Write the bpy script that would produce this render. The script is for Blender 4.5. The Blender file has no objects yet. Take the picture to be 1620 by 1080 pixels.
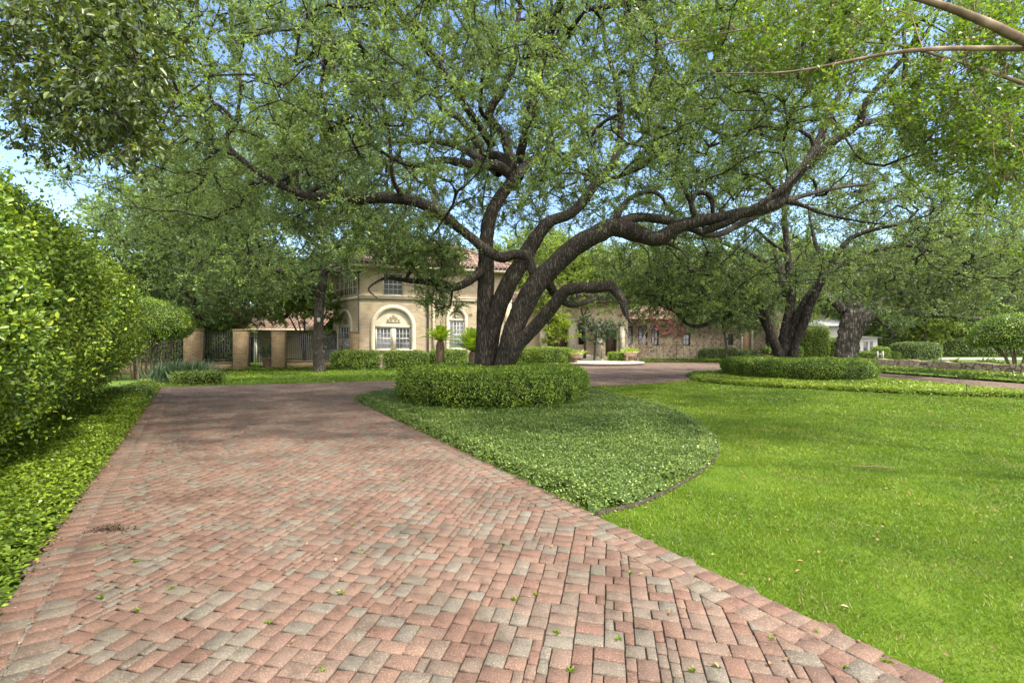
import bpy, math, random
import numpy as np
from mathutils import Vector
from mathutils.geometry import tessellate_polygon

random.seed(7)
RNG = np.random.default_rng(11)
SC = bpy.context.scene
COL = SC.collection
R = math.radians
F = 765.0          # focal length in photo pixels (1620 wide)
HOR = 545.0        # horizon row
CAMH = 1.6

def g(px, py):                      # photo pixel -> ground point
    Y = F * CAMH / (py - HOR)
    return ((px - 810) / F * Y, Y)
def at(px, py, Y):                  # photo pixel at a chosen distance -> 3D
    return np.array([(px - 810) / F * Y, Y, CAMH + (HOR - py) / F * Y])

# ------------------------------------------------------------------ noise
def _hash(ix, iy, iz, seed):
    n = (ix.astype(np.int64) * 374761393 + iy.astype(np.int64) * 668265263 + iz.astype(np.int64) * 2147483647 + seed * 1274126177) & 0xFFFFFFFF
    n = ((n ^ (n >> 13)) * 1274126177) & 0xFFFFFFFF
    n = n ^ (n >> 16)
    return (n & 0xFFFF) / 65535.0
def vnoise(P, scale=1.0, seed=0):   # value noise in [-1,1]
    Q = np.asarray(P, float) * scale
    I = np.floor(Q); f = Q - I; f = f * f * (3 - 2 * f)
    I = I.astype(np.int64); x, y, z = I[:, 0], I[:, 1], I[:, 2]
    r = 0
    for dx in (0, 1):
        for dy in (0, 1):
            for dz in (0, 1):
                w = (f[:, 0] if dx else 1 - f[:, 0]) * (f[:, 1] if dy else 1 - f[:, 1]) * (f[:, 2] if dz else 1 - f[:, 2])
                r = r + w * _hash(x + dx, y + dy, z + dz, seed)
    return r * 2 - 1
def fbm(P, scale=1.0, seed=0, oct=3):
    r = 0; a = 1.0; t = 0
    for k in range(oct):
        r = r + a * vnoise(P, scale * 2 ** k, seed + k * 17); t += a; a *= .5
    return r / t
def unit(v):
    return v / np.maximum(np.linalg.norm(v, axis=-1, keepdims=True), 1e-9)

# ------------------------------------------------------------------ mesh building
class MB:
    def __init__(s):
        s.v = []; s.f = []; s.n = 0; s.t = []
    def add(s, V, Fs, tint=None):
        V = np.asarray(V, float).reshape(-1, 3); Fs = np.asarray(Fs, np.int64)
        s.v.append(V); s.f.append(Fs + s.n); s.n += len(V)
        s.t.append(np.zeros(len(Fs)) if tint is None else np.broadcast_to(np.asarray(tint, float), (len(Fs),)))
        return s
    def box(s, c, size, M=None):
        """axis box centred at c (or in frame M: 3x3 columns u,n,z)"""
        sx, sy, sz = [q / 2 for q in size]
        V = np.array([[x, y, z] for z in (-sz, sz) for y in (-sy, sy) for x in (-sx, sx)])
        if M is not None: V = V @ np.asarray(M).T
        V = V + np.asarray(c, float)
        return s.add(V, [[0, 2, 3, 1], [4, 5, 7, 6], [0, 1, 5, 4], [2, 6, 7, 3], [0, 4, 6, 2], [1, 3, 7, 5]])
    def bevel_box(s, c, size, b, M=None):
        sx, sy, sz = [q / 2 for q in size]
        prof = [(-sz, b), (-sz + b, 0), (sz - b, 0), (sz, b)]
        V = []
        for z, i in prof:
            for (x, y) in ((-1, -1), (1, -1), (1, 1), (-1, 1)):
                V += [[x * (sx - i) , y * (sy - i), z]]
        Fs = []
        for k in range(3):
            for j in range(4):
                a = k * 4 + j; b2 = k * 4 + (j + 1) % 4
                Fs.append([a, b2, b2 + 4, a + 4])
        Fs += [[3, 2, 1, 0], [12, 13, 14, 15]]
        V = np.array(V)
        if M is not None: V = V @ np.asarray(M).T
        return s.add(V + np.asarray(c, float), Fs)
    def tube(s, pts, rad, k=8, cap=True, rough=0.0, seed=0, rs=2.0):
        pts = np.asarray(pts, float); rad = np.broadcast_to(np.asarray(rad, float), (len(pts),))
        n = len(pts)
        T = np.zeros_like(pts); T[1:-1] = pts[2:] - pts[:-2]; T[0] = pts[1] - pts[0]; T[-1] = pts[-1] - pts[-2]
        T = unit(T)
        up = np.array([0, 0, 1.0]) if abs(T[0][2]) < .9 else np.array([1.0, 0, 0])
        A = np.zeros_like(pts); a = unit(np.cross(up, T[0])); A[0] = a
        for i in range(1, n):
            a = a - T[i] * np.dot(a, T[i]); nn = np.linalg.norm(a)
            a = a / nn if nn > 1e-6 else A[i - 1]; A[i] = a
        B = np.cross(T, A)
        th = np.arange(k) * 2 * math.pi / k
        ring = A[:, None, :] * np.cos(th)[None, :, None] + B[:, None, :] * np.sin(th)[None, :, None]
        rr = np.repeat(rad[:, None], k, 1)
        V0 = pts[:, None, :] + ring * rr[:, :, None]
        if rough:
            nz = fbm(V0.reshape(-1, 3), rs, seed, 2).reshape(n, k)
            V0 = pts[:, None, :] + ring * (rr * (1 + rough * nz))[:, :, None]
        V = V0.reshape(-1, 3)
        i = np.arange(n - 1)[:, None] * k; j = np.arange(k)[None, :]; j2 = (j + 1) % k
        Fs = np.stack([i + j, i + j2, i + k + j2, i + k + j], -1).reshape(-1, 4)
        s.add(V, Fs)
        if cap:
            s.f.append(np.array([[s.n - k + q for q in range(k)]])); s.t.append(np.zeros(1))
        return s
    def revolve(s, prof, c, k=24, noise=0, seed=0, ns=1.0):
        """prof: list of (r,z) bottom->top"""
        prof = np.asarray(prof, float); m = len(prof)
        th = np.arange(k) * 2 * math.pi / k
        V = np.stack([prof[:, None, 0] * np.cos(th), prof[:, None, 0] * np.sin(th), np.repeat(prof[:, None, 1], k, 1)], -1).reshape(-1, 3)
        i = np.arange(m - 1)[:, None] * k; j = np.arange(k)[None, :]; j2 = (j + 1) % k
        Fs = np.stack([i + j, i + j2, i + k + j2, i + k + j], -1).reshape(-1, 4)
        V = V + np.asarray(c, float)
        if noise:
            d = V - np.asarray(c, float); d[:, 2] *= .5
            V = V + unit(d) * (fbm(V, ns, seed) * noise)[:, None]
        return s.add(V, Fs)
    def poly(s, pts, holes=(), M=None, flip=False):
        """planar polygon given as list of 3D points (with holes)"""
        loops = [[Vector(p) for p in pts]] + [[Vector(p) for p in h] for h in holes]
        tri = tessellate_polygon(loops)
        V = [tuple(p) for l in loops for p in l]
        tri = [t if not flip else t[::-1] for t in tri]
        return s.add(V, np.array(tri))
    def build(s, name, mat, parent=None, smooth=False, uv=False):
        me = bpy.data.meshes.new(name)
        V = np.concatenate(s.v) if s.v else np.zeros((0, 3))
        me.vertices.add(len(V)); me.vertices.foreach_set('co', V.astype(np.float32).ravel())
        tot = np.concatenate([np.full(len(f), f.shape[1]) for f in s.f]); idx = np.concatenate([f.ravel() for f in s.f])
        st = np.concatenate([[0], np.cumsum(tot)[:-1]])
        me.loops.add(len(idx)); me.loops.foreach_set('vertex_index', idx.astype(np.int32))
        me.polygons.add(len(tot)); me.polygons.foreach_set('loop_start', st.astype(np.int32))
        me.update(calc_edges=True)
        T = np.concatenate(s.t)
        if np.any(T):
            a = me.attributes.new('tint', 'FLOAT', 'FACE'); a.data.foreach_set('value', T.astype(np.float32))
        if smooth: me.polygons.foreach_set('use_smooth', np.ones(len(tot), bool))
        if uv:
            nrm = np.zeros(len(tot) * 3, np.float32); me.polygons.foreach_get('normal', nrm); nrm = nrm.reshape(-1, 3)
            ln = np.repeat(nrm, tot, 0); P = V[idx]
            t = np.stack([-ln[:, 1], ln[:, 0]], -1); t = t / np.maximum(np.linalg.norm(t, axis=1, keepdims=True), 1e-6)
            flat = np.abs(ln[:, 2]) > .96
            u = np.where(flat, P[:, 0], P[:, 0] * t[:, 0] + P[:, 1] * t[:, 1])
            slope = np.sqrt(np.maximum(1e-3, 1 - ln[:, 2] ** 2))
            v = np.where(flat, P[:, 1], P[:, 2] / slope)
            l = me.uv_layers.new(name='UVMap'); l.data.foreach_set('uv', np.stack([u, v], -1).astype(np.float32).ravel())
        me.validate()
        if mat: me.materials.append(mat)
        o = bpy.data.objects.new(name, me); COL.objects.link(o)
        if parent is not None:
            o.parent = parent
            o.matrix_parent_inverse = parent.matrix_world.inverted() if False else o.matrix_parent_inverse
            # meshes are written in world space: shift into the parent's frame
            off = world_loc(parent)
            if off.length: me.transform(__import__('mathutils').Matrix.Translation(-off))
        return o
def world_loc(o):
    v = Vector((0, 0, 0))
    while o is not None:
        v = v + o.location; o = o.parent
    return v
def recentre(o, loc):
    """put a top-level mesh's origin at loc without moving it"""
    import mathutils
    o.data.transform(mathutils.Matrix.Translation(-Vector(loc))); o.location = loc
def tag(o, label=None, cat=None, group=None, kind=None):
    if label: o['label'] = label
    if cat: o['category'] = cat
    if group: o['group'] = group
    if kind: o['kind'] = kind
    return o
def empty(name, loc, label, cat, group=None):
    o = bpy.data.objects.new(name, None); o.empty_display_size = .3
    COL.objects.link(o); o.location = tuple(loc)
    return tag(o, label, cat, group)
def copy_tree(o, loc, rz=0, sc=1.0, label=None):
    c = o.copy(); COL.objects.link(c); c.location = loc; c.rotation_euler = (0, 0, rz)
    c.scale = (sc, sc, sc) if not isinstance(sc, tuple) else sc
    if label: c['label'] = label
    for ch in o.children:
        d = ch.copy(); COL.objects.link(d); d.parent = c
        for gch in ch.children:
            e = gch.copy(); COL.objects.link(e); e.parent = d
    return c

# ------------------------------------------------------------------ leaves
def leaves(mb, P, D, N, L, W, tint, fold=.25, two=False):
    """one folded leaf blade per row: P base, D axis, N blade normal"""
    n = len(P)
    D = unit(D); N = unit(N - D * np.sum(N * D, 1, keepdims=True)); S = np.cross(D, N)
    L = np.broadcast_to(L, (n,))[:, None]; W = np.broadcast_to(W, (n,))[:, None]
    tip = P + D * L
    if not two:
        m = P + D * L * .45
        a = m + S * W * .5 + N * W * fold; b = m - S * W * .5 + N * W * fold
        V = np.stack([P, a, tip, b], 1).reshape(-1, 3)
        Fs = np.arange(n * 4).reshape(-1, 4)
        mb.add(V, Fs, tint)
    else:
        m1 = P + D * L * .3; m2 = P + D * L * .68; up = N * W * fold
        a1 = m1 + S * W * .46 + up; a2 = m2 + S * W * .42 + up; b1 = m1 - S * W * .46 + up; b2 = m2 - S * W * .42 + up
        tip = tip - N * L * .08
        V = np.stack([P, a1, a2, tip, b2, b1], 1).reshape(-1, 3)
        k = np.arange(n)[:, None] * 6
        Fs = np.concatenate([k + np.array([[0, 1, 2, 3]]), k + np.array([[0, 3, 4, 5]])])
        mb.add(V, Fs, np.concatenate([np.broadcast_to(tint, (n,))] * 2))

def rnd_dirs(n):
    return unit(RNG.normal(size=(n, 3)))

def sample_tris(V, T, n):
    a, b, c = V[T[:, 0]], V[T[:, 1]], V[T[:, 2]]
    cr = np.cross(b - a, c - a); A = np.linalg.norm(cr, axis=1)
    i = RNG.choice(len(T), n, p=A / A.sum())
    r1 = np.sqrt(RNG.random(n))[:, None]; r2 = RNG.random(n)[:, None]
    return a[i] * (1 - r1) + b[i] * r1 * (1 - r2) + c[i] * r1 * r2, unit(cr[i])
def tris_of(mb):
    V = np.concatenate(mb.v); out = []
    for f in mb.f:
        for k in range(1, f.shape[1] - 1): out.append(f[:, [0, k, k + 1]])
    return V, np.concatenate(out)
def area_of(V, T):
    return np.linalg.norm(np.cross(V[T[:, 1]] - V[T[:, 0]], V[T[:, 2]] - V[T[:, 0]]), axis=1).sum() / 2

def foliage_on(core, dens, L, W, depth=(-.08, .08), up=.25, two=False, spread=.9, clump=1.2, seed=0, keep=None, tintoff=0.0, sprout=0.0):
    V, T = tris_of(core)
    n = int(area_of(V, T) * dens)
    P, N = sample_tris(V, T, n)
    if keep is not None:
        k = keep(P); P, N = P[k], N[k]; n = len(P)
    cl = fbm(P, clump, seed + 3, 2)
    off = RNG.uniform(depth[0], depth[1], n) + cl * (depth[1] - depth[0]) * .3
    if sprout:
        sp = RNG.random(n) < .06
        off = off + sp * RNG.random(n) * sprout
    P = P + N * off[:, None]
    D = unit(N * .35 + rnd_dirs(n) * spread + np.array([0, 0, up]))
    NN = unit(N * .9 + rnd_dirs(n) * .7 + np.array([0, 0, .5]))
    s = RNG.uniform(.65, 1.2, n)
    # new growth (lighter leaves) sits at the outside
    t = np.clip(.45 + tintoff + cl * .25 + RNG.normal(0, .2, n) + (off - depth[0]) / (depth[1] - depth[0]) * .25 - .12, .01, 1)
    mb = MB(); leaves(mb, P, D, NN, L * s, W * s, t, two=two)
    return mb

# ------------------------------------------------------------------ materials
def mat_new(name):
    m = bpy.data.materials.new(name); m.use_nodes = True
    nt = m.node_tree; nt.nodes.clear()
    out = nt.nodes.new('ShaderNodeOutputMaterial')
    return m, nt, out
def node(nt, typ, **kw):
    n = nt.nodes.new(typ)
    for k, v in kw.items():
        if k in n.inputs: n.inputs[k].default_value = v
        else: setattr(n, k, v)
    return n
def ramp(nt, stops, interp='LINEAR'):
    r = nt.nodes.new('ShaderNodeValToRGB'); r.color_ramp.interpolation = interp
    e = r.color_ramp.elements
    while len(e) < len(stops): e.new(.5)
    for el, (p, c) in zip(e, stops):
        el.position = p; el.color = (*c, 1)
    return r
def mat_leaf(name, stops, trans=.35, rough=.45, spec=.4, tcol=(1.25, 1.2, .6)):
    m, nt, out = mat_new(name); L = nt.links.new
    a = node(nt, 'ShaderNodeAttribute', attribute_name='tint')
    r = ramp(nt, stops); L(a.outputs['Fac'], r.inputs[0])
    p = node(nt, 'ShaderNodeBsdfPrincipled', Roughness=rough); p.inputs['Specular IOR Level'].default_value = spec
    L(r.outputs[0], p.inputs['Base Color'])
    mx = node(nt, 'ShaderNodeMix', data_type='RGBA', blend_type='MULTIPLY'); mx.inputs[0].default_value = 1
    L(r.outputs[0], mx.inputs[6]); mx.inputs[7].default_value = (*tcol, 1)
    t = node(nt, 'ShaderNodeBsdfTranslucent'); L(mx.outputs[2], t.inputs[0])
    ms = node(nt, 'ShaderNodeMixShader'); ms.inputs[0].default_value = trans
    L(p.outputs[0], ms.inputs[1]); L(t.outputs[0], ms.inputs[2]); L(ms.outputs[0], out.inputs[0])
    return m
def mat_noise(name, stops, scale=4, detail=6, rough=.8, bump=0, bscale=20, bdist=.02, stretch=(1, 1, 1), coord='Object', spec=.3, metal=0):
    m, nt, out = mat_new(name); L = nt.links.new
    tc = node(nt, 'ShaderNodeTexCoord'); mp = node(nt, 'ShaderNodeMapping'); mp.inputs['Scale'].default_value = stretch
    L(tc.outputs[coord], mp.inputs[0])
    nz = node(nt, 'ShaderNodeTexNoise', Scale=scale, Detail=detail, Roughness=.6); L(mp.outputs[0], nz.inputs['Vector'])
    r = ramp(nt, stops); L(nz.outputs[0], r.inputs[0])
    p = node(nt, 'ShaderNodeBsdfPrincipled', Roughness=rough, Metallic=metal); p.inputs['Specular IOR Level'].default_value = spec
    L(r.outputs[0], p.inputs['Base Color']); L(p.outputs[0], out.inputs[0])
    if bump:
        n2 = node(nt, 'ShaderNodeTexNoise', Scale=bscale, Detail=5); L(mp.outputs[0], n2.inputs['Vector'])
        b = node(nt, 'ShaderNodeBump', Strength=bump, Distance=bdist); L(n2.outputs[0], b.inputs['Height']); L(b.outputs[0], p.inputs['Normal'])
    return m
def mat_brick(name, c1, c2, mortar, bw=.22, bh=.075, bump=.4, var=.5):
    m, nt, out = mat_new(name); L = nt.links.new
    tc = node(nt, 'ShaderNodeTexCoord')
    b = node(nt, 'ShaderNodeTexBrick', Scale=1.0); b.inputs['Brick Width'].default_value = bw; b.inputs['Row Height'].default_value = bh
    b.inputs['Mortar Size'].default_value = .009; b.inputs['Mortar Smooth'].default_value = .3
    b.inputs['Color1'].default_value = (*c1, 1); b.inputs['Color2'].default_value = (*c2, 1); b.inputs['Mortar'].default_value = (*mortar, 1)
    L(tc.outputs['UV'], b.inputs['Vector'])
    nz = node(nt, 'ShaderNodeTexNoise', Scale=1.3, Detail=6, Roughness=.65); L(tc.outputs['Object'], nz.inputs['Vector'])
    rr = ramp(nt, [(.3, (1 - var * .5,) * 3), (.7, (1 + var * .12,) * 3)]); L(nz.outputs[0], rr.inputs[0])
    mx = node(nt, 'ShaderNodeMix', data_type='RGBA', blend_type='MULTIPLY'); mx.inputs[0].default_value = 1
    L(b.outputs['Color'], mx.inputs[6]); L(rr.outputs[0], mx.inputs[7])
    p = node(nt, 'ShaderNodeBsdfPrincipled', Roughness=.85); p.inputs['Specular IOR Level'].default_value = .2
    L(mx.outputs[2], p.inputs['Base Color'])
    bp = node(nt, 'ShaderNodeBump', Strength=bump, Distance=.01, invert=True); L(b.outputs['Fac'], bp.inputs['Height']); L(bp.outputs[0], p.inputs['Normal'])
    L(p.outputs[0], out.inputs[0])
    return m
def mat_bark(name, c0, c1, c2, scale=9, bump=.9, zs=.32):
    m, nt, out = mat_new(name); L = nt.links.new
    tc = node(nt, 'ShaderNodeTexCoord'); mp = node(nt, 'ShaderNodeMapping'); mp.inputs['Scale'].default_value = (1, 1, zs)
    L(tc.outputs['Object'], mp.inputs[0])
    nz = node(nt, 'ShaderNodeTexNoise', Scale=scale * .6, Detail=3); L(mp.outputs[0], nz.inputs['Vector'])
    ad = node(nt, 'ShaderNodeMix', data_type='RGBA', blend_type='ADD'); ad.inputs[0].default_value = .12
    L(mp.outputs[0], ad.inputs[6]); L(nz.outputs[1], ad.inputs[7])
    v = node(nt, 'ShaderNodeTexVoronoi', Scale=scale, feature='DISTANCE_TO_EDGE'); L(ad.outputs[2], v.inputs['Vector'])
    n2 = node(nt, 'ShaderNodeTexNoise', Scale=scale * 4, Detail=6, Roughness=.7); L(mp.outputs[0], n2.inputs['Vector'])
    n3 = node(nt, 'ShaderNodeTexNoise', Scale=1.6, Detail=4); L(tc.outputs['Object'], n3.inputs['Vector'])
    h = node(nt, 'ShaderNodeMath', operation='MULTIPLY_ADD'); L(n2.outputs[0], h.inputs[0]); h.inputs[1].default_value = .45
    s = node(nt, 'ShaderNodeMath', operation='MULTIPLY'); L(v.outputs[0], s.inputs[0]); s.inputs[1].default_value = 1.6; L(s.outputs[0], h.inputs[2])
    r = ramp(nt, [(.2, c0), (.5, c1), (.85, c2)]); L(h.outputs[0], r.inputs[0])
    rr = ramp(nt, [(.35, (.7, .72, .68)), (.65, (1.25, 1.25, 1.25))]); L(n3.outputs[0], rr.inputs[0])
    mx = node(nt, 'ShaderNodeMix', data_type='RGBA', blend_type='MULTIPLY'); mx.inputs[0].default_value = 1
    L(r.outputs[0], mx.inputs[6]); L(rr.outputs[0], mx.inputs[7])
    p = node(nt, 'ShaderNodeBsdfPrincipled', Roughness=.9); p.inputs['Specular IOR Level'].default_value = .15
    L(mx.outputs[2], p.inputs['Base Color'])
    b = node(nt, 'ShaderNodeBump', Strength=bump, Distance=.05); L(h.outputs[0], b.inputs['Height']); L(b.outputs[0], p.inputs['Normal'])
    L(p.outputs[0], out.inputs[0])
    return m
# ------------------------------------------------------------------ camera, light, sky
cam = bpy.data.cameras.new('camera'); co = bpy.data.objects.new('camera', cam); COL.objects.link(co)
co.location = (0, 0, CAMH); co.rotation_euler = (R(90), 0, 0)
cam.sensor_width = 36; cam.lens = F / 1620 * 36; cam.shift_y = 5 / 1620; cam.clip_end = 3000; cam.clip_start = .05
SC.camera = co
SUN_DIR = Vector((.48, -.27, .83)).normalized()
elev = math.asin(SUN_DIR.z); az = math.atan2(SUN_DIR.x, SUN_DIR.y)
sl = bpy.data.lights.new('sun', 'SUN'); sl.energy = 2.8; sl.angle = R(3.5); sl.color = (1, .93, .80)
so = bpy.data.objects.new('sun', sl); COL.objects.link(so); so.location = (30, -30, 60)
so.rotation_euler = SUN_DIR.to_track_quat('Z', 'Y').to_euler()
w = bpy.data.worlds.new('World'); SC.world = w; w.use_nodes = True
nt = w.node_tree; nt.nodes.clear(); L_ = nt.links.new
wo = nt.nodes.new('ShaderNodeOutputWorld'); bg = nt.nodes.new('ShaderNodeBackground'); bg.inputs[1].default_value = .10
sky = nt.nodes.new('ShaderNodeTexSky'); sky.sky_type = 'NISHITA'; sky.sun_disc = False
sky.sun_elevation = elev; sky.sun_rotation = az; sky.air_density = 1.0; sky.dust_density = .4; sky.ozone_density = 2.6
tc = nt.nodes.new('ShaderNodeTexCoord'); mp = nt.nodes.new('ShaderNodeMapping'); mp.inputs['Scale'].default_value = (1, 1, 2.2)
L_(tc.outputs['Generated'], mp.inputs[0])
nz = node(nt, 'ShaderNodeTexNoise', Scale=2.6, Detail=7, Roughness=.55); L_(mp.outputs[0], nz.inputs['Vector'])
# unseen cloud added overhead and behind the camera for whiter fill light; broken ahead
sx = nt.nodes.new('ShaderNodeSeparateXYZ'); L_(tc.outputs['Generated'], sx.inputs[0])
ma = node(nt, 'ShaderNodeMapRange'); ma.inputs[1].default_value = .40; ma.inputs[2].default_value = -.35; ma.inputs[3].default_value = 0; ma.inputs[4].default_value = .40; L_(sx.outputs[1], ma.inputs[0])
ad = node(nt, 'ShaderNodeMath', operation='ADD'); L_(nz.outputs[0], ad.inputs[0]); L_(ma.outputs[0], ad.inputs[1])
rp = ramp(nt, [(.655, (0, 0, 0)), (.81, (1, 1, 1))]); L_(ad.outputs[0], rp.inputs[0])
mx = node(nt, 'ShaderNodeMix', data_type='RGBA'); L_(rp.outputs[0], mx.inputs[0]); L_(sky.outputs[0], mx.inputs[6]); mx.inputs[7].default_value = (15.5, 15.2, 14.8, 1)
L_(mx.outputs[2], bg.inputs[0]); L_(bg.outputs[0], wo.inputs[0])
vs = SC.view_settings; vs.view_transform = 'Standard'; vs.look = 'None'; vs.gamma = 1; vs.use_curve_mapping = False
vs.exposure = 1.9
SC.cycles.max_bounces = 8; SC.cycles.diffuse_bounces = 5; SC.cycles.glossy_bounces = 2; SC.cycles.transmission_bounces = 4; SC.cycles.transparent_max_bounces = 4
SC.cycles.use_denoising = True
SC.cycles.sample_clamp_indirect = 4

# ------------------------------------------------------------------ outlines on the ground (metres)
EDGE_D = np.array([-.552, .834]); EDGE_N = np.array([-.834, -.552]); EDGE_0 = np.array([-3.08, 2.91])
def edge(t, off=0): return tuple(EDGE_0 + EDGE_D * t + EDGE_N * off)
INNER = [(-4.6, 14.07), (-4.35, 15.6), (-3.7, 16.9), (-2.7, 17.8), (-1.5, 18.3), (1, 18.2), (2.6, 18.4), (4.8, 19.4), (6.4, 20.4), (7.8, 21.5), (8.35, 22.6), (8.8, 24.8), (9.5, 26.2), (10.7, 27.3), (13.5, 28), (15.2, 27.6), (16.4, 26.4), (17.1, 24), (16.6, 21), (16.3, 18), (16.6, 15), (17.3, 9), (18, 2), (18.5, -4)]
RIGHT = [(6.1, -4), (3.9, -.6), (2.06, 2.29), (1.42, 3.4), (.8, 4.53)]
OUTER = [edge(-8.28), (-13.25, 18.27), (-5.06, 21.5), (-2, 23.4), (-.2, 25.6), (1.2, 28.5), (2.9, 32.5), (4.0, 36), (4.6, 38.6), (10.6, 39.6), (11.6, 43), (17, 43.3), (19.4, 40), (20.4, 34), (20.4, 28), (20.9, 19.7), (21.8, 10), (22.5, 2), (23, -4)]
DRIVE = OUTER + INNER[::-1][:] + RIGHT[::-1]
LAWN = RIGHT + INNER
BED1 = [(-4.62, 14.05), (.78, 4.53), (1.25, 4.8), (1.7, 5.25), (2.55, 6.28), (3.15, 7.3), (3.5, 8.4), (3.8, 10.0), (3.85, 11.6), (3.6, 13.2), (3.1, 14.8), (2.7, 16.5), (2, 17.6), (1, 18.1), (-1.5, 18.2), (-2.7, 17.7), (-3.7, 16.8), (-4.35, 15.5)]
BED2 = [(8.4, 22.6), (8.1, 21.2), (8.3, 19.8), (8.9, 18.7), (10.3, 17.5), (11.9, 16.25), (13.5, 15.1), (15.4, 14.5), (16.6, 14.3), (16.35, 18), (16.6, 21), (17.0, 24), (16.3, 26.3), (15.1, 27.5), (13.5, 27.9), (10.8, 27.2), (9.6, 26.1), (8.9, 24.7)]

def pip(P, poly):
    P = np.asarray(P); poly = np.asarray(poly); x, y = P[:, 0], P[:, 1]; r = np.zeros(len(P), bool)
    j = len(poly) - 1
    for i in range(len(poly)):
        xi, yi = poly[i]; xj, yj = poly[j]
        if yi != yj:
            c = ((yi > y) != (yj > y)) & (x < (xj - xi) * (y - yi) / (yj - yi) + xi); r ^= c
        j = i
    return r
def dist_poly(P, poly, closed=True):
    P = np.asarray(P)[:, :2]; poly = np.asarray(poly, float); d = np.full(len(P), 1e9)
    n = len(poly)
    for i in range(n if closed else n - 1):
        a = poly[i]; b = poly[(i + 1) % n]; ab = b - a
        t = np.clip(((P - a) @ ab) / max(ab @ ab, 1e-9), 0, 1)
        d = np.minimum(d, np.linalg.norm(P - a - t[:, None] * ab, axis=1))
    return d

# ------------------------------------------------------------------ ground, lawns
m_ground = mat_noise('meadow', [(.3, (.045, .075, .012)), (.55, (.07, .115, .018)), (.8, (.10, .13, .035))], scale=1.1, detail=8, rough=.95, bump=.5, bscale=30, spec=.1)
m_lawn = mat_noise('turf', [(.25, (.034, .062, .005)), (.5, (.060, .104, .007)), (.75, (.095, .138, .015))], scale=2.2, detail=9, rough=.95, bump=.8, bscale=60, bdist=.03, spec=.1)
m_soil = mat_noise('soil', [(.3, (.03, .022, .014)), (.7, (.075, .055, .036))], scale=9, rough=1, bump=.7, bscale=40, spec=.1)
mb = MB(); k = 64
mb.add([(0, 0, -.03)] + [(420 * math.cos(a), 420 * math.sin(a), -.03) for a in np.arange(k) * 2 * math.pi / k], [[0, 1 + i, 1 + (i + 1) % k] for i in range(k)])
tag(mb.build('ground', m_ground), kind='structure')
def sheet(name, poly, z, mat, kind='structure'):
    o = MB().poly([(x, y, z) for x, y in poly]).build(name, mat)
    n = o.data.polygons[0].normal.z
    if n < 0: o.data.flip_normals()
    return tag(o, kind=kind)
sheet('lawn', LAWN, -.008, m_lawn)
BACKLAWN = [(-13.6, 18.4), (-5.1, 21.7), (-2.1, 23.6), (-.3, 25.8), (1.0, 28.5), (2.6, 32.5), (.5, 34), (-6, 31.4), (-11, 31.3), (-14, 30), (-16.5, 28.9), (-19, 27.5), (-17, 22)]
sheet('lawn', BACKLAWN, -.008, m_lawn)
sheet('driveway_bed', DRIVE, -.014, m_soil)

# ------------------------------------------------------------------ clay pavers of the drive
def mat_paver():
    m, nt, out = mat_new('clay_pavers'); L = nt.links.new
    a = node(nt, 'ShaderNodeAttribute', attribute_name='tint'); tc = node(nt, 'ShaderNodeTexCoord')
    r = ramp(nt, [(0, (.124, .072, .054)), (.14, (.100, .060, .046)), (.28, (.130, .083, .063)), (.42, (.102, .065, .051)), (.55, (.124, .085, .066)), (.66, (.102, .076, .060)), (.74, (.112, .093, .075)), (.80, (.100, .084, .067)), (.9, (.116, .100, .081)), (1, (.088, .077, .063))])
    L(a.outputs['Fac'], r.inputs[0])
    n1 = node(nt, 'ShaderNodeTexNoise', Scale=120, Detail=5, Roughness=.8); L(tc.outputs['Object'], n1.inputs['Vector'])
    r1 = ramp(nt, [(.30, (.30, .30, .30)), (.43, (.8, .8, .8)), (.58, (1.15, 1.15, 1.12)), (.67, (3.0, 2.9, 2.7))]); L(n1.outputs[0], r1.inputs[0])
    n2 = node(nt, 'ShaderNodeTexNoise', Scale=1.1, Detail=7, Roughness=.62); L(tc.outputs['Object'], n2.inputs['Vector'])
    r2 = ramp(nt, [(.3, (.62, .60, .58)), (.5, (1, 1, 1)), (.72, (1.22, 1.22, 1.22))]); L(n2.outputs[0], r2.inputs[0])
    x1 = node(nt, 'ShaderNodeMix', data_type='RGBA', blend_type='MULTIPLY'); x1.inputs[0].default_value = 1; L(r.outputs[0], x1.inputs[6]); L(r1.outputs[0], x1.inputs[7])
    n4 = node(nt, 'ShaderNodeTexNoise', Scale=9, Detail=5, Roughness=.65); L(tc.outputs['Object'], n4.inputs['Vector'])
    r4 = ramp(nt, [(.28, (.62, .62, .60)), (.45, (1, 1, 1)), (.7, (1.22, 1.2, 1.18))]); L(n4.outputs[0], r4.inputs[0])
    x0 = node(nt, 'ShaderNodeMix', data_type='RGBA', blend_type='MULTIPLY'); x0.inputs[0].default_value = 1; L(x1.outputs[2], x0.inputs[6]); L(r4.outputs[0], x0.inputs[7])
    x2 = node(nt, 'ShaderNodeMix', data_type='RGBA', blend_type='MULTIPLY'); x2.inputs[0].default_value = 1; L(x0.outputs[2], x2.inputs[6]); L(r2.outputs[0], x2.inputs[7])
    p = node(nt, 'ShaderNodeBsdfPrincipled', Roughness=.82); p.inputs['Specular IOR Level'].default_value = .25
    L(x2.outputs[2], p.inputs['Base Color'])
    n3 = node(nt, 'ShaderNodeTexNoise', Scale=220, Detail=3); L(tc.outputs['Object'], n3.inputs['Vector'])
    b = node(nt, 'ShaderNodeBump', Strength=.45, Distance=.006); L(n3.outputs[0], b.inputs['Height']); L(b.outputs[0], p.inputs['Normal'])
    L(p.outputs[0], out.inputs[0]); return m
m_paver = mat_paver()

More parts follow.
